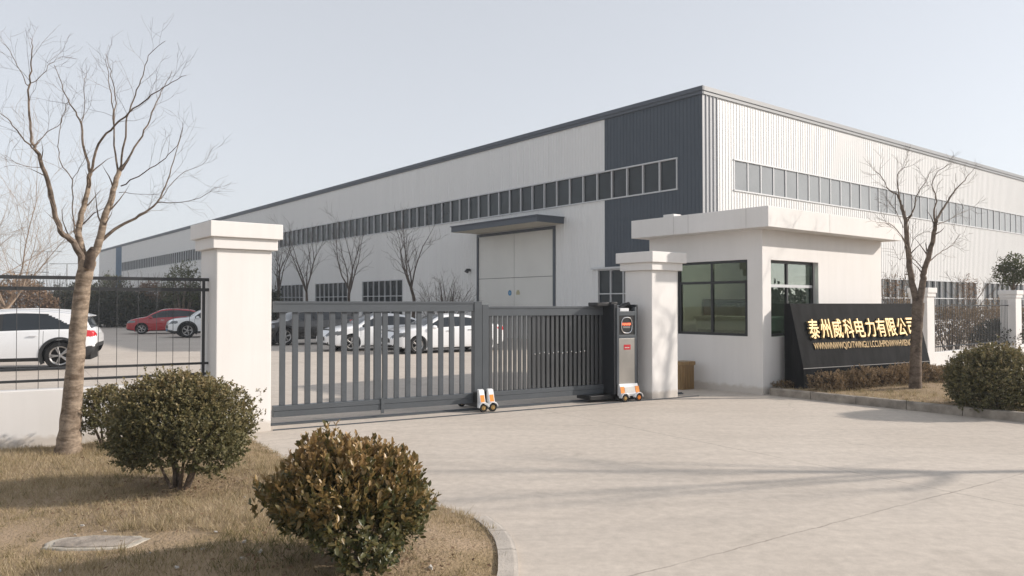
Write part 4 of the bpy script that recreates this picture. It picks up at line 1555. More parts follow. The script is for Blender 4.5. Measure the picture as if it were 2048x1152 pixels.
def make_car(name, label, P, paint, loc, rz, group):
    root = thing(name, label, 'car', loc, rz, group)
    x0, x1 = P['top'][0][0], P['top'][-1][0]
    xs = [x0 + (x1 - x0) * i / 170 for i in range(171)]
    for s_ in P['seams']:
        xs += [s_, s_ + 0.011]
    for s_ in P['win'] + P['ws'] + P['rw'] + P['bp']:
        xs.append(s_)
    xs = sorted(set(round(v, 4) for v in xs))
    N1, N2, N3, N4 = 16, 12, 5, 7
    ring = []
    zone = ['low'] * N1 + ['up'] * N2 + ['arc'] * N3 + ['top'] * N4
    for x in xs:
        zt, zb, w_, bl_ = interp(P['top'], x), interp(P['bot'], x), interp(P['wid'], x), interp(P['belt'], x)
        r = min(0.10, (zt - zb) * 0.3)
        ze = zt - r
        zk = min(bl_, ze - 0.004)

        def half(z):
            f = w_
            zz = (z - 0.62) / 0.4
            f -= 0.035 * min(zz * zz, 2.2)
            if z > bl_:
                f -= 0.34 * (z - bl_)
            return f
        pts = []
        for i in range(N1):
            z = zb + (zk - zb) * i / N1
            pts.append((half(z) - (0.05 * (1 - i / 1.5) if i < 1.5 else 0), z))
        for i in range(N2):
            z = zk + (ze - zk) * i / N2
            pts.append((half(z), z))
        ye = half(ze)
        rr = min(0.14, ye * 0.4)
        for i in range(N3):
            a = R(90) * i / N3
            pts.append((ye - rr * (1 - math.cos(a)), ze + r * math.sin(a) * 0.93))
        yt = ye - rr
        for i in range(N4 + 1):
            q = yt * (1 - i / N4)
            pts.append((q, zt - r * 0.07 + 0.028 * (1 - (q / max(yt, .01)) ** 2)))
        ring.append(pts)
    K = len(ring[0])
    vs = []
    for x, pts in zip(xs, ring):
        for y, z in pts:
            vs.append((x, y, z))
        for y, z in pts[:-1][::-1]:
            vs.append((x, -y, z))
    C_ = 2 * K - 1
    parts = {}

    def put(key, f):
        parts.setdefault(key, []).append(f)
    w0, w1 = P['win']
    for i in range(len(xs) - 1):
        xm = (xs[i] + xs[i + 1]) / 2
        seam = any(abs(xm - s_ - 0.0055) < 0.006 for s_ in P['seams'])
        for k in range(C_ - 1):
            kk = k if k < K - 1 else C_ - 2 - k
            sgn = 1 if k < K - 1 else -1
            zn = zone[min(kk, len(zone) - 1)]
            f = (i * C_ + k, i * C_ + k + 1, (i + 1) * C_ + k + 1, (i + 1) * C_ + k)[::-1]
            zc = (ring[i][kk][1] + ring[i][kk + 1][1]) / 2
            yc = (ring[i][kk][0] + ring[i][kk + 1][0]) / 2
            zt = interp(P['top'], xm)
            bl_ = interp(P['belt'], xm)
            if zn in ('low', 'up') and any(math.hypot(xm - a, zc - P['wr']) < P['ar'] for a in P['axle']):
                continue
            key = 'body'
            taper = P['archclad'] and xm < w0 + .85 and zc - bl_ > 0.47 * (xm - w0) / .85 + .03
            if zn == 'up' and w0 < xm < w1 and zt - bl_ > 0.16 and kk - N1 >= 1 and not taper:
                key = ('pillar_trim', sgn) if P['bp'][0] < xm < P['bp'][1] else ('side_window', sgn)
            elif zn == 'top' and P['ws'][0] < xm < P['ws'][1]:
                key = 'windscreen'
            elif zn == 'top' and P['rw'][0] < xm < P['rw'][1]:
                key = 'rear_window'
            elif P['head'][0][0] < xm and P['head'][1][0] + 0.05 * (2.3 - xm) < zc < P['head'][1][1] + 0.02 and yc > 0.36 and zn in ('low', 'up', 'arc'):
                key = ('headlight', sgn)
            elif xm < P['tail'][0][1] and P['tail'][1][0] + 0.22 * max(0, xm - P['tail'][0][0] - .12) < zc < P['tail'][1][1] and yc > 0.3 and zn in ('low', 'up', 'arc'):
                key = ('tail_light', sgn)
            elif zn == 'low' and (zc < interp(P['bot'], xm) + P['clad'] or (P['archclad'] and xm < -1.9 and zc < .66)):
                key = ('lower_trim', sgn)
            elif seam and zn in ('low',) and zc > interp(P['bot'], xm) + P['clad']:
                key = 'door_seam'
            elif zn == 'low' and P['seams'][0] < xm < P['seams'][1]:
                key = ('door', sgn, 0)
            elif zn == 'low' and P['seams'][1] < xm < P['seams'][2]:
                key = ('door', sgn, 1)
            put(key, f)
    # flat noses front and back
    for i, flip in ((0, False), (len(xs) - 1, True)):
        for kk in range(K - 1):
            ysub = 9
            zc = (ring[i][kk][1] + ring[i][kk + 1][1]) / 2
            for q in range(ysub):
                def pt(j, t):
                    y, z = ring[i][j]
                    return (xs[i], y * (1 - 2 * t), z)
                o = len(vs)
                t0, t1 = q / ysub, (q + 1) / ysub
                vs += [pt(kk, t0), pt(kk + 1, t0), pt(kk + 1, t1), pt(kk, t1)]
                f = (o, o + 1, o + 2, o + 3)
                if flip:
                    f = f[::-1]
                key = 'body'
                if flip and P['grille'][0] < zc < P['grille'][1] and 1 <= q <= ysub - 2:
                    key = 'grille'
                elif zc < interp(P['bot'], xs[i]) + P['clad'] or (P['archclad'] and not flip and zc < .66):
                    key = ('bumper', flip)
                put(key, f)
    mats = {'body': paint, 'door': paint, 'windscreen': M_CARGLASS, 'rear_window': M_CARGLASS, 'side_window': M_CARGLASS, 'pillar_trim': M_CARTRIM, 'headlight': M_HEADL,
            'tail_light': M_TAILL, 'lower_trim': M_CARTRIM, 'bumper': M_CARTRIM, 'door_seam': M_SEAM, 'grille': M_CARTRIM}
    for key, fs in parts.items():
        nm = key if isinstance(key, str) else key[0]
        used = sorted(set(i for f in fs for i in f))
        mp = {u_: j for j, u_ in enumerate(used)}
        mb = MB()
        mb.add([vs[u_] for u_ in used], [tuple(mp[i] for i in f) for f in fs], 0, True)
        ob = mb.build(nm, mats[nm], root, sharp=60)
        if nm == 'door':
            sgn, fr_ = key[1], key[2]
            hx = P['seams'][fr_] + 0.14
            hz_ = interp(P['belt'], hx) - 0.12
            hy = sgn * (interp(P['wid'], hx) + 0.004)
            MB().box(hx, hx + 0.2, hy - 0.014, hy + 0.014, hz_ - 0.016, hz_ + 0.016).build('handle', paint if P['archclad'] else M_CHROME, ob, bevel=0.006)
    # inner dark tub and wheel arches
    tb = MB()
    wmid = interp(P['wid'], 0)
    tb.box(x0 + 0.15, x1 - 0.2, -wmid + 0.26, wmid - 0.26, 0.26, 0.85)
    for a in P['axle']:
        for sgn in (1, -1):
            arcp = [(a + P['ar'] * 1.05 * math.cos(R(t)), P['wr'] + P['ar'] * 1.05 * math.sin(R(t))) for t in range(-20, 201, 10)]
            tb.prism(arcp, lambda u_, v_, t, s_=sgn: (u_, s_ * (wmid - 0.27 + 0.02 * t), v_))
    tb.build('underbody', M_WELL, root)
    for a in P['axle']:
        for sgn in (1, -1):
            ac = MB()
            ro_, ri_ = (P['ar'] + (0.055 if P['archclad'] else 0.028)), P['ar'] - 0.015
            rows = []
            for t in range(-28, 209, 6):
                c_, s_ = math.cos(R(t)), math.sin(R(t))
                px_, pz_ = a + ro_ * c_, P['wr'] + ro_ * s_
                yo = interp(P['wid'], px_) - 0.035 * min(((pz_ - .62) / .4) ** 2, 2.2)
                qx, qz = a + ri_ * c_, P['wr'] + ri_ * s_
                yi = interp(P['wid'], qx) - 0.035 * min(((qz - .62) / .4) ** 2, 2.2)
                rows.append([(px_, sgn * (yo - .01), pz_), (px_, sgn * (yo + .012), pz_), (qx, sgn * (yi + .012), qz), (qx, sgn * (yi - .2), qz)])
            v_ = [p for r_ in rows for p in r_]
            f_ = []
            for i in range(len(rows) - 1):
                for k in range(3):
                    q = (i * 4 + k, i * 4 + k + 1, (i + 1) * 4 + k + 1, (i + 1) * 4 + k)
                    f_.append(q if sgn < 0 else q[::-1])
            ac.add(v_, f_, 0, True)
            ac.build('wheel_arch', M_CARTRIM if P['archclad'] else paint, root)
            # wheel
            wr = P['wr']
            yo = interp(P['wid'], a) - 0.045
            W2 = 0.21
            hub = MB().lathe([(0.0, -0.02), (wr * 0.5, -0.02), (wr * 0.62, -W2 + 0.03)], 24, (0, 0, 0), 'y').build('wheel', M_WELL, root)
            hub.location = (a, sgn * (yo - 0.03), wr)
            hub.rotation_euler = (0, rng.uniform(0, 1), 0 if sgn > 0 else math.pi)
            MB().lathe([(wr * .66, -W2), (wr * .93, -W2), (wr, -W2 + .03), (wr, -.005), (wr * .93, .028), (wr * .72, .03), (wr * .66, .005)], 32, (0, 0, 0), 'y').build('tyre', M_RUBBER, hub)
            rm = MB().lathe([(wr * .58, .0), (wr * .665, .022), (wr * .68, .005)], 32, (0, 0, 0), 'y')
            for q in range(5):
                for dl_ in (-0.13, 0.13):
                    an = 2 * math.pi * q / 5
                    rm.tube([(wr * .10 * math.cos(an), .012, wr * .10 * math.sin(an)), (wr * .62 * math.cos(an + dl_), .016, wr * .62 * math.sin(an + dl_))], [wr * .055, wr * .05], 5)
            rm.lathe([(0, .03), (wr * .13, .026), (wr * .15, .0)], 14, (0, 0, 0), 'y')
            rm.build('rim', M_RIM, hub)
    # mirrors, roof rails, spoiler
    for sgn in (1, -1):
        mx_ = P['ws'][1] - 0.32
        mz_ = interp(P['belt'], mx_) + 0.06
        my_ = interp(P['wid'], mx_) + 0.02
        mm = MB().lathe([(0.0, -.09), (.05, -.07), (.075, 0), (.06, .07), (0.0, .1)], 12, (0, 0, 0), 'x')
        mm.tube([(0.02, -sgn * .06, -.03), (0.03, -sgn * .16, -.05)], .022, 6)
        mo_ = mm.build('wing_mirror', paint, root)
        mo_.location = (mx_, sgn * (my_ + .06), mz_)
    if P['archclad']:
        for sgn in (1, -1):
            pts = [Vector((x, sgn * (interp(P['wid'], x) - 0.34 * (interp(P['top'], x) - .1 - interp(P['belt'], x)) - .09), interp(P['top'], x) + 0.02)) for x in (-1.75, -1.4, -.8, -.2, .25)]
            MB().tube(smooth_path(pts), .016, 6).build('roof_rail', M_CARWHITE if paint is M_CARWHITE else M_CARTRIM, root)
        MB().prism([(-2.12, 1.50), (-1.8, 1.585), (-1.8, 1.545), (-2.1, 1.475)], lambda a, b, t: (a, -.62 + 1.24 * t, b)).build('spoiler', paint, root, bevel=0.008)
    # bumper intake, plate, fog lamps
    L1 = x1
    MB().box(L1 + 0.002, L1 + 0.008, -.22, .22, P['grille'][0] - .16, P['grille'][0] - .05).build('licence_plate', M_BLUE, root)
    for sgn in (1, -1):
        MB().box(L1 - 0.16, L1 - 0.045, sgn * .60 - .07, sgn * .60 + .07, P['grille'][0] - .14, P['grille'][0] - .05).build('fog_lamp', M_CARTRIM, root, bevel=0.02)
    MB().tube([(L1 + .004, 0.0, P['grille'][1] - .06), (L1 + .014, 0.0, P['grille'][1] - .06)], .05, 16).build('badge', M_CHROME, root)
    return root


GRP = 'cars parked in the factory yard'


def heading(dx, dy):
    return math.atan2(dy, dx)


# SUV: rear wheel contact seen at about (-12.5, 21.2); nose points away to the side
hd = heading(-0.935, -0.355)
rear = Vector((-12.62, 21.35, 0))
dirv = Vector((math.cos(hd), math.sin(hd), 0))
lft = Vector((-dirv.y, dirv.x, 0))
make_car('parked_car', 'white sport utility car with black arches parked behind the slender tree', SUV, M_CARWHITE, rear + dirv * 1.42 - lft * 0.85, hd, GRP)
hd2 = heading(-0.85, -0.527)
d2 = Vector((math.cos(hd2), math.sin(hd2), 0))
l2 = Vector((-d2.y, d2.x, 0))
sed = make_car('parked_car', 'white saloon parked behind the middle of the slatted gate', SEDAN, M_CARWHITE, Vector((-6.2, 29.5, 0)) - d2 * 1.42 - l2 * 0.85, hd2, GRP)
sed2 = copy_tree(sed)
sed2.location = Vector((-3.45, 28.0, 0)) - d2 * 1.42 - l2 * 0.85
tag(sed2, 'white saloon nearest the gate joint and overlapping the other saloon', 'car', GRP)
hd3 = heading(-0.93, -0.37)
d3 = Vector((math.cos(hd3), math.sin(hd3), 0))
l3 = Vector((-d3.y, d3.x, 0))
make_car('parked_car', 'red hatchback parked before the dark hedge', HATCH, M_CARRED, Vector((-22.3, 46.0, 0)) - d3 * 1.30 - l3 * 0.83, hd3, GRP)
hd4 = heading(-0.86, -0.51)
d4 = Vector((math.cos(hd4), math.sin(hd4), 0))
l4 = Vector((-d4.y, d4.x, 0))
make_car('parked_car', 'white crossover parked in front of the red hatchback', SUV, M_CARWHITE, Vector((-17.5, 41.2, 0)) - d4 * 1.38 - l4 * 0.87, hd4, GRP)
make_car('parked_car', 'very dark crossover standing behind the gate beside the wide pillar', SUV, M_CARBLACK, Vector((-9.4, 35.2, 0)), heading(-0.8, -0.6), GRP)

# ------------------------------------------------------------------ trees
TB = at(137, 899, 9.15)
TB.z = zA(TB.x, TB.y) - 0.02
trunk_a = [(136, 905, 0, .155), (140, 860, 0, .122), (148, 760, 0, .102), (156, 660, 0, .094), (166, 570, 0, .088), (176, 520, 0, .095)]
limbs_a = [
    ([(170, 540), (158, 505), (140, 478), (120, 462), (104, 400), (90, 345), (76, 310), (66, 290)], .052, .022, (0, -.5), 1),
    ([(66, 290), (60, 245), (57, 180), (62, 130), (65, 100), (62, 75)], .02, .004, (-.5, -.6), 2),
    ([(70, 300), (45, 275), (22, 245), (0, 225)], .014, .004, (-.5, -.7), 2),
    ([(66, 292), (90, 270), (122, 245), (135, 205)], .009, .003, (-.5, -.3), 2),
    ([(57, 172), (40, 140), (22, 105), (8, 85)], .007, .0025, (-.55, -.8), 2),
    ([(57, 170), (85, 150), (105, 128), (120, 115)], .007, .0025, (-.55, -.4), 2),
    ([(172, 540), (160, 480), (160, 450), (172, 400), (182, 345)], .058, .032, (0, .15), 1),
    ([(180, 345), (168, 300), (162, 250), (145, 215), (128, 180), (108, 130)], .024, .004, (.15, .5), 2),
    ([(162, 246), (170, 215), (168, 165), (175, 145)], .008, .003, (.2, .4), 2),
    ([(182, 345), (198, 290), (230, 250), (268, 218), (305, 190), (335, 170), (372, 150)], .022, .004, (.15, -.3), 2),
    ([(228, 250), (230, 190), (220, 140), (212, 108)], .011, .003, (.1, .3), 2),
    ([(176, 535), (198, 485), (212, 430), (228, 380), (238, 340)], .062, .038, (0, .3), 1),
    ([(236, 345), (228, 290), (226, 220), (218, 160), (212, 112)], .018, .003, (.3, .6), 2),
    ([(238, 340), (250, 285), (255, 235), (270, 190), (285, 150), (298, 112), (330, 80)], .018, .003, (.3, .1), 2),
    ([(240, 340), (270, 295), (295, 250), (308, 215), (330, 172), (345, 140)], .02, .003, (.3, .7), 2),
    ([(242, 372), (290, 345), (330, 315), (355, 290), (366, 245)], .011, .003, (.3, -.2), 2),
    ([(202, 482), (240, 452), (280, 430), (315, 405), (335, 360), (350, 310), (366, 255)], .03, .003, (.1, .6), 2),
    ([(315, 405), (360, 405), (400, 395), (430, 372)], .009, .002, (.3, 0), 2),
    ([(322, 398), (360, 350), (405, 330), (425, 300)], .007, .002, (.4, .7), 2),
    ([(238, 385), (290, 388), (320, 390)], .006, .002, (.3, .1), 2),
    ([(152, 470), (146, 430), (144, 360), (122, 325), (117, 280), (125, 230), (140, 195)], .013, .003, (0, -.6), 2),
    ([(144, 360), (165, 325), (178, 300)], .006, .002, (-.2, -.5), 1),
    ([(80, 335), (40, 330), (10, 310)], .006, .002, (-.4, -.9), 2),
]
ta = drawn_tree('bare_tree', 'tall bare tree with pale peeling trunk on the lawn by the fence', TB, trunk_a, limbs_a, 5, M_BARK, 9.15, .0014, 6, None, 0.58, M_BARKMID)
# sawn stub in the fork
mb = MB().tube([at(178, 535, 9.05) - TB, at(182, 505, 9.0) - TB, at(186, 496, 8.98) - TB], [.06, .05, .03], 9)
mb.build('stub', M_BARKDARK, ta)

TR = at(1831, 781, 15.25)
TR.z = zB(TR.x, TR.y) - 0.02
trunk_b = [(1830, 786, 0, .135), (1831, 760, 0, .115), (1832, 700, 0, .105), (1834, 650, 0, .105), (1837, 605, 0, .115)]
limbs_b = [
    ([(1836, 615), (1824, 565), (1818, 520), (1813, 470), (1810, 440), (1803, 410)], .085, .04, (0, .2), 1),
    ([(1803, 412), (1795, 390), (1778, 380), (1760, 350), (1746, 340)], .028, .004, (.2, -.4), 2),
    ([(1803, 412), (1797, 385), (1795, 350), (1808, 335), (1818, 318)], .022, .004, (.2, .6), 2),
    ([(1811, 448), (1825, 425), (1832, 395), (1850, 365), (1860, 345)], .026, .004, (.2, -.2), 2),
    ([(1815, 490), (1798, 465), (1780, 448), (1752, 445)], .016, .004, (.1, -.5), 2),
    ([(1806, 455), (1790, 420), (1770, 395)], .012, .004, (.2, .9), 2),
    ([(1838, 612), (1846, 565), (1848, 545), (1860, 505), (1868, 465), (1872, 440)], .085, .045, (0, -.2), 1),
    ([(1872, 440), (1888, 415), (1905, 388), (1930, 360), (1948, 338)], .032, .004, (-.2, .2), 2),
    ([(1870, 445), (1868, 425), (1872, 395), (1864, 370), (1875, 345), (1895, 330)], .026, .004, (-.2, -.6), 2),
    ([(1873, 450), (1895, 440), (1925, 425), (1950, 415)], .013, .003, (-.2, .5), 2),
    ([(1860, 522), (1880, 505), (1905, 490), (1918, 470)], .016, .004, (-.1, .6), 2),
    ([(1846, 540), (1835, 525), (1822, 510), (1826, 480), (1845, 465)], .016, .004, (0, -.7), 2),
    ([(1812, 480), (1800, 520), (1784, 490)], .008, .003, (.1, -.3), 1),
    ([(1820, 550), (1811, 548)], .022, .018, (0, 0), 0),
]
drawn_tree('bare_tree', 'dark forked bare tree growing in front of the black sign', TR, trunk_b, limbs_b, 9, M_BARKMID, 15.25, .0028, 7, None, 0.6)

# the tree outside the photograph whose branching shadow lies across the concrete
bare_tree('bare_tree', 'bare tree standing on the verge away from the gate', (10.2, 8.85, 0.1), 6.2, 1.6, 31, M_BARK, .095, .47, 7, 2, None, 6, .006)
# row by the long wall
row = [(826, 43.5, 6.9, 'bare tree by the hall wall nearest the canopy door'), (697, 49.5, 7.3, 'middle bare tree of three along the hall wall'),
       (612, 55.5, 7.2, 'bare tree along the hall wall nearest the wide pillar'), (556, 61.0, 7.6, 'bare tree half hidden by the wide pillar'), (470, 66.0, 7.0, 'bare tree concealed behind the wide pillar')]
for k, (px, dep, h, lab) in enumerate(row[:4]):
    p = at(px, 640, dep)
    p.z = -0.02
    bare_tree('bare_tree', lab, p, h, 0.9, 60 + k, M_BARKDARK, .12, .4, 5, 2, 'bare trees along the hall wall', 7, .007)
# leafless shrub by the door
g = random.Random(77)
p = at(888, 640, 40.5)
p.z = 0
bs_ = thing('bare_shrub', 'leafless many stemmed shrub by the sliding door', 'shrub', p)
mb = MB()
for k in range(44):
    a = g.uniform(0, 6.28)
    tl = R(g.uniform(4, 46))
    d = Vector((math.sin(tl) * math.cos(a), math.sin(tl) * math.sin(a), math.cos(tl)))
    pts = wander(Vector((g.gauss(0, .12), g.gauss(0, .12), -.05)), d, g.uniform(2.2, 3.5), 6, g, .09, .02)
    mb.tube(pts, [.028 - .0034 * i for i in range(7)], 4)
    twigs(mb, pts, .014, .005, 2, g, .9, 6, .005)
mb.build('stem', M_BARKDARK, bs_)
# soft brown tree at the picture's edge, far behind
for k, (px, dep, h, lab) in enumerate(((14, 44, 8.3, 'pale brown feathery bare tree behind the parked sport utility car'), (-90, 50, 9.0, 'pale brown bare tree further along the yard edge'))):
    p = at(px, 640, dep)
    p.z = 0
    bare_tree('bare_tree', lab, p, h, 1.5, 90 + k, M_TWIGPALE, .12, .2, 7, 2, None, 13, .006)


# ------------------------------------------------------------------ shrubs
def on_A(px, py, d):
    p = at(px, py, d)
    p.z = zA(p.x, p.y)
    return p


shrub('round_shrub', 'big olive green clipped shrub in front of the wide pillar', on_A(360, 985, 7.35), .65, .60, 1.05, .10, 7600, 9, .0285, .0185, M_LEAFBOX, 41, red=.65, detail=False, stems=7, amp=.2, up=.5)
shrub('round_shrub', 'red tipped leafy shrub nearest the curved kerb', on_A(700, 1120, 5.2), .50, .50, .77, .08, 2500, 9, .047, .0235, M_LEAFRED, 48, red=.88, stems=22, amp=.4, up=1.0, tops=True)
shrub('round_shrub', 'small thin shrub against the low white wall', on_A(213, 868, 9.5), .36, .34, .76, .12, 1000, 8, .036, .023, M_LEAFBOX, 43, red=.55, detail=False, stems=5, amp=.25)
pb_ = Vector((8.02, 12.75, 0.1))
shrub('round_shrub', 'dense round dark shrub on the kerbed verge', pb_, .75, .70, 1.04, -.14, 5200, 8, .042, .026, M_LEAFBOX, 44, red=.6, detail=False, stems=8, amp=.1, up=.5)
labs = ['first', 'second', 'third', 'fourth', 'fifth', 'sixth', 'seventh', 'eighth', 'ninth']
for k in range(9):
    s_ = 0.2 + k * 0.52
    p = SG + sd_ * s_ + Vector((0.4811, -0.8767, 0)) * (0.42 + 0.05 * math.sin(k * 2.1))
    p.z = 0.12
    hh = (.36, .40, .44, .40, .46, .44, .42, .38, .32)[k]
    shrub('low_shrub', '%s brownish low shrub from the gatehouse in the row before the sign' % labs[k], p, .36, .27, hh, .0, 420, 7, .034, .020, M_LEAFBROWN, 50 + k, red=.6, group='low shrubs before the sign', detail=False, stems=4, amp=.25)
p = CORNER + U * 0.42 - V * 0.22
p.z = .12
shrub('low_shrub', 'tiny dry shrub at the sign corner by the gatehouse', p, .28, .16, .16, 0, 160, 7, .03, .018, M_LEAFBROWN, 70, group='low shrubs before the sign', detail=False, stems=3)
# shrubs behind the barred fence
for k, (px, dep, h, r_) in enumerate(((1902, 25.5, 1.75, .9), (1955, 26.5, 1.8, 1.0), (2005, 27.5, 1.7, .95), (1800, 25, 1.95, .6), (2060, 28, 1.7, .9), (1995, 24.8, 1.35, .7))):
    p = at(px, 650, dep)
    p.z = 0
    shrub('yard_shrub', ('brown shrub behind the barred fence near the slim pillar', 'wide brown shrub behind the middle of the barred fence', 'brown shrub behind the barred fence near the second pillar',
                         'dry shrub between the gatehouse and the slim pillar', 'brown shrub beyond the second fence pillar', 'low brown shrub close behind the barred fence')[k], p, r_, r_ * .8, h, .25, 900, 7, .06, .038, M_LEAFBROWN if k != 5 else M_LEAFHEDGE, 80 + k, red=.5, group='shrubs behind the barred fence', detail=False, stems=6, amp=.3)
# clipped round tree and saplings
p = at(2028, 640, 29.0)
p.z = 0
rt = thing('round_tree', 'small olive tree with round crown above the second fence pillar', 'tree', p)
g_ = np.random.default_rng(5)
dirs = unit(g_.normal(size=(520, 3)))
f_ = lumpy(dirs, g_, amp=.25, pw=10) * (1 - .55 * g_.random(520) ** 1.5)
P_ = dirs * np.array([.60, .60, .58]) * f_[:, None] + np.array([0, 0, 3.05])
si = np.repeat(np.arange(520), 6)
D_ = unit(dirs[si] * .6 + .7 * g_.normal(size=(3120, 3)))
leaf_mesh('crown', P_[si] + .05 * g_.normal(size=(3120, 3)), D_, unit(g_.normal(size=(3120, 3)) + np.array([0, 0, .8])), .085, .055, g_.random(3120) * .8, M_LEAFGREEN, rt, detail=False)
mb = MB().tube([(0, 0, -.05), (.03, 0, 1.2), (0, .02, 2.3), (.02, 0, 2.7)], [.07, .055, .045, .03], 8)
for k in range(6):
    a = k * 1.05
    mb.tube([(0, .02, 2.3), (.25 * math.cos(a), .25 * math.sin(a), 2.8), (.45 * math.cos(a), .45 * math.sin(a), 3.2)], [.025, .018, .006], 5)
mb.build('trunk', M_BARKMID, rt)
for k, (px, dep, h, lab) in enumerate(((1938, 30, 3.1, 'thin sapling by the sunlit hall windows'), (1785, 27, 3.0, 'thin sapling seen between the gatehouse and forked tree'))):
    p = at(px, 640, dep)
    p.z = 0
    t_ = bare_tree('bare_sapling', lab, p, h, 1.0, 120 + k, M_BARKMID, .035, .45, 5, 2, 'thin saplings by the hall', 7, .006)
    g_ = np.random.default_rng(200 + k)
    n = 420
    pos = unit(g_.normal(size=(n, 3))) * np.array([.5, .5, .6]) * g_.random((n, 1)) ** .5 + np.array([0, 0, h * .78])
    leaf_mesh('foliage', pos, g_.normal(size=(n, 3)), g_.normal(size=(n, 3)), .06, .04, g_.random(n), M_LEAFTAN, t_, detail=False)


# ------------------------------------------------------------------ far hedge, reeds, woods (countless masses)
def mass(name, label, line, width, h0, h1, n, size, mat, seed, cat='hedge', stems=0, stem_h=(2.5, 4.2)):
    """Leafy mass along a ground line; heights vary from h0 to h1."""
    g = np.random.default_rng(seed)
    L_ = np.array(line, float)
    seg = np.linalg.norm(np.diff(L_, axis=0), axis=1)
    cum = np.concatenate([[0], np.cumsum(seg)])
    s = g.uniform(0, cum[-1], n)
    i = np.clip(np.searchsorted(cum, s) - 1, 0, len(seg) - 1)
    t = (s - cum[i]) / seg[i]
    base = L_[i] + (L_[i + 1] - L_[i]) * t[:, None]
    d = (L_[i + 1] - L_[i]) / seg[i][:, None]
    nrm_ = np.stack([-d[:, 1], d[:, 0]], 1)
    off = g.normal(size=n) * width * .35
    xy = base + nrm_ * off[:, None]
    hs = h0 + (h1 - h0) * (0.5 + 0.5 * soft_noise(s, s * 0, seed, 0.9)) + 0.25 * g.normal(size=n)
    z = np.clip(hs, .3, None) * g.random(n) ** .62
    pos = np.concatenate([xy, z[:, None]], 1)
    D = unit(g.normal(size=(n, 3)) + np.array([0, 0, .6]))
    sz = size * g.uniform(.6, 1.3, n)
    tint = np.clip(.35 + .25 * g.normal(size=n) + .35 * (z / h1 - .4), 0, 1)
    o = leaf_mesh(name, pos, D, unit(g.normal(size=(n, 3))), sz, sz * .55, tint, mat, None, detail=False)
    tag(o, label, cat, kind='stuff')
    return o


mass('hedge', 'dark dense hedge behind the red hatchback', [(-36, 59.5), (-28, 60.5), (-21, 61), (-19, 62)], 2.2, 1.8, 3.0, 48000, .24, M_LEAFHEDGE, 301)
mass('hedge', 'rusty brown thicket behind the sport utility car', [(-60, 43), (-46, 50), (-34.5, 58)], 2.4, 1.5, 3.6, 24000, .24, M_LEAFTAN, 302, 'thicket')
# bare reeds above the hedge
g = random.Random(303)
mb = MB()
for k in range(850):
    t = g.random()
    a = Vector((-52, 52, 0)).lerp(Vector((-21, 66.5, 0)), t) + Vector((g.gauss(0, 1.2), g.gauss(0, .9), 0))
    h = g.uniform(2.4, 4.6)
    d = Vector((g.gauss(0, .08), g.gauss(0, .08), 1))
    pts = wander(a, d, h, 4, g, .05, 0)
    mb.tube(pts, [.03, .025, .02, .014, .007], 3, cap=False)
    if k % 2 == 0:
        twigs(mb, pts, .014, .008, 1, g, .9, 5, .007)
tag(mb.build('reeds', M_BARKMID), 'thin bare stems rising above the dark hedge', 'reeds', kind='stuff')
for k, (px, dep, h, r_, lab) in enumerate(((365, 57, 4.6, 1.5, 'leafy olive bush rising above the hedge by the wide pillar'), (222, 64, 4.4, 1.3, 'olive treetop above the hedge behind the slender tree'), (300, 62, 3.6, 1.4, 'thin brown bush above the hedge behind the red hatchback'))):
    p = at(px, 640, dep)
    p.z = 0
    shrub('tall_bush', lab, p, r_, r_, h, 1.2, 700, 6, .14, .09, M_LEAFGREEN if k < 2 else M_LEAFTAN, 310 + k, red=.4, detail=False, stems=6, amp=.4, group='bushes above the far hedge', open_=1)
mass('far_woods', 'hazy far woodland along the horizon', [(-260, 90), (-190, 150), (-120, 200), (-70, 230), (-20, 260)], 14, 4, 8.5, 16000, 1.0, M_LEAFHEDGE, 304, 'woodland')
# woods across the road, seen only as a reflection in the gatehouse window
mass('roadside_woods', 'dark green woodland across the road mirrored in the gatehouse window', [(46, -40), (60, 0), (66, 22), (70, 40)], 5, 2.4, 4.6, 14000, .55, M_LEAFHEDGE, 305, 'woodland')
# far street lamps
for k, (px, dep, top, lab) in enumerate(((93, 88, 503, 'distant thin street lamp beyond the thicket'), (133, 74, 528, 'street lamp with flat head beside the slender tree'), (57, 66, 545, 'short lamp post above the parked sport utility car'))):
    p = at(px, 640, dep)
    zt = at(px, top, dep).z
    p.z = 0
    t_ = thing('street_lamp', lab, 'street lamp', p, 0.3, 'far street lamps')
    MB().tube([(0, 0, 0), (0, 0, zt)], [.09, .05], 8).build('pole', M_GALV, t_)
    MB().tube([(-1.0, 0, zt), (1.0, 0, zt + .05)], .035, 6).box(-1.5, -1.0, -.1, .1, zt - .04, zt + .04).box(1.0, 1.5, -.1, .1, zt, zt + .08).build('lamp_head', M_GALV, t_)

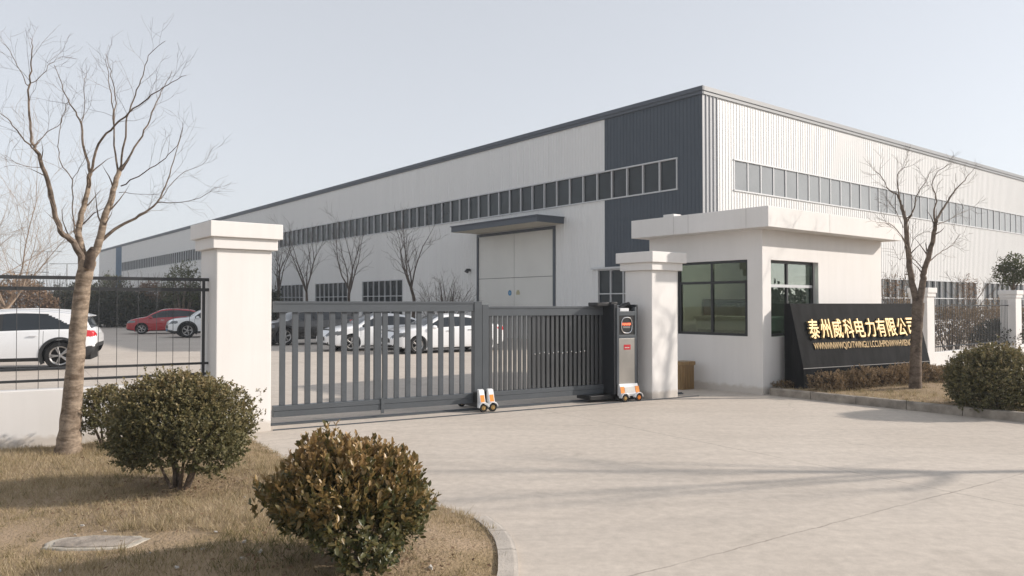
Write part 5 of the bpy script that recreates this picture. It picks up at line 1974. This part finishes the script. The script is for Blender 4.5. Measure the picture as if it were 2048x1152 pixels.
# ------------------------------------------------------------------ things lying on the lawn
g = random.Random(8)
c0 = on_A(192, 1086, 5.7)
poly = []
for k in range(22):
    a = 2 * math.pi * k / 22
    r_ = 1 + g.uniform(-.08, .08)
    e = 2 / 2.6
    ca, sa = math.cos(a), math.sin(a)
    poly.append((.38 * r_ * abs(ca) ** e * math.copysign(1, ca), .17 * r_ * abs(sa) ** e * math.copysign(1, sa)))
st = MB().prism(poly, lambda a, b, t: (a * (1 - .04 * t), b * (1 - .06 * t), -.03 + .044 * t)).build('stone_slab', M_SLABSTONE, None, bevel=.012)
st.location = c0
st.rotation_euler = (R(1.5), 0, R(4))
tag(st, 'flat weathered concrete slab lying in the dry grass', 'stone slab')
MB().prism([(a * .78, b * .74) for a, b in poly], lambda a, b, t: (a, b, .0141 + .006 * t)).build('slab_face', simple('stained_slab_face', (0.29, 0.25, 0.21), 0.95, var=0.4, scale=7, bump=0.6, bscale=25), st, bevel=.003)
for k in range(16):
    px, py = [(30, 965), (165, 1055), (300, 1108), (150, 1070), (430, 1070), (488, 1090), (405, 1105), (355, 1142), (522, 1110), (485, 1125), (210, 1065), (860, 1135), (790, 1120), (120, 1145), (585, 1000), (490, 998)][k]
    dep = 1.78 * FPX / (py - 607)
    p = on_A(px, py, dep)
    r_ = g.uniform(.007, .016)
    vs = []
    n = 7
    for q in range(n):
        a = 2 * math.pi * q / n
        vs.append((r_ * g.uniform(.7, 1.3) * math.cos(a) * 1.4, r_ * g.uniform(.6, 1.2) * math.sin(a)))
    o = MB().prism(vs, lambda a, b, t: (a * (1 - .3 * t), b * (1 - .3 * t), r_ * .6 * t + .012 + .3 * abs(a) * t)).build('pebble', M_PAPER if k % 3 else M_SLABSTONE)
    o.location = p
    o.rotation_euler = (g.uniform(-.3, .3), g.uniform(-.3, .3), g.uniform(0, 6))
    tag(o, 'small pale chip of stone or paper lying in the grass', 'pebble', 'pale chips in the lawn')

# dead leaves blown into the turf
g_ = np.random.default_rng(66)
n = 900
cx_ = np.concatenate([g_.normal(-1.15, .55, 380), g_.normal(-3.1, .6, 300), g_.uniform(-6, -.4, 220)])
cy_ = np.concatenate([g_.normal(5.1, .5, 380), g_.normal(7.3, .55, 300), g_.uniform(4.2, 10, 220)])
kp = inside(LAWN_A, cx_, cy_)
cx_, cy_ = cx_[kp], cy_[kp]
n = len(cx_)
pos = np.stack([cx_, cy_, H_A(cx_, cy_) + g_.uniform(.008, .035, n)], 1)
d_ = g_.normal(size=(n, 3)) * np.array([1, 1, .25])
nr_ = g_.normal(size=(n, 3)) * .35 + np.array([0, 0, 1])
o = leaf_mesh('fallen_leaves', pos, d_, nr_, .042 * g_.uniform(.5, 1.2, n), .024 * g_.uniform(.6, 1.2, n), g_.random(n), M_LEAFTAN, None, detail=False)
tag(o, 'dry fallen leaves scattered in the lawn grass', 'leaves', kind='stuff')
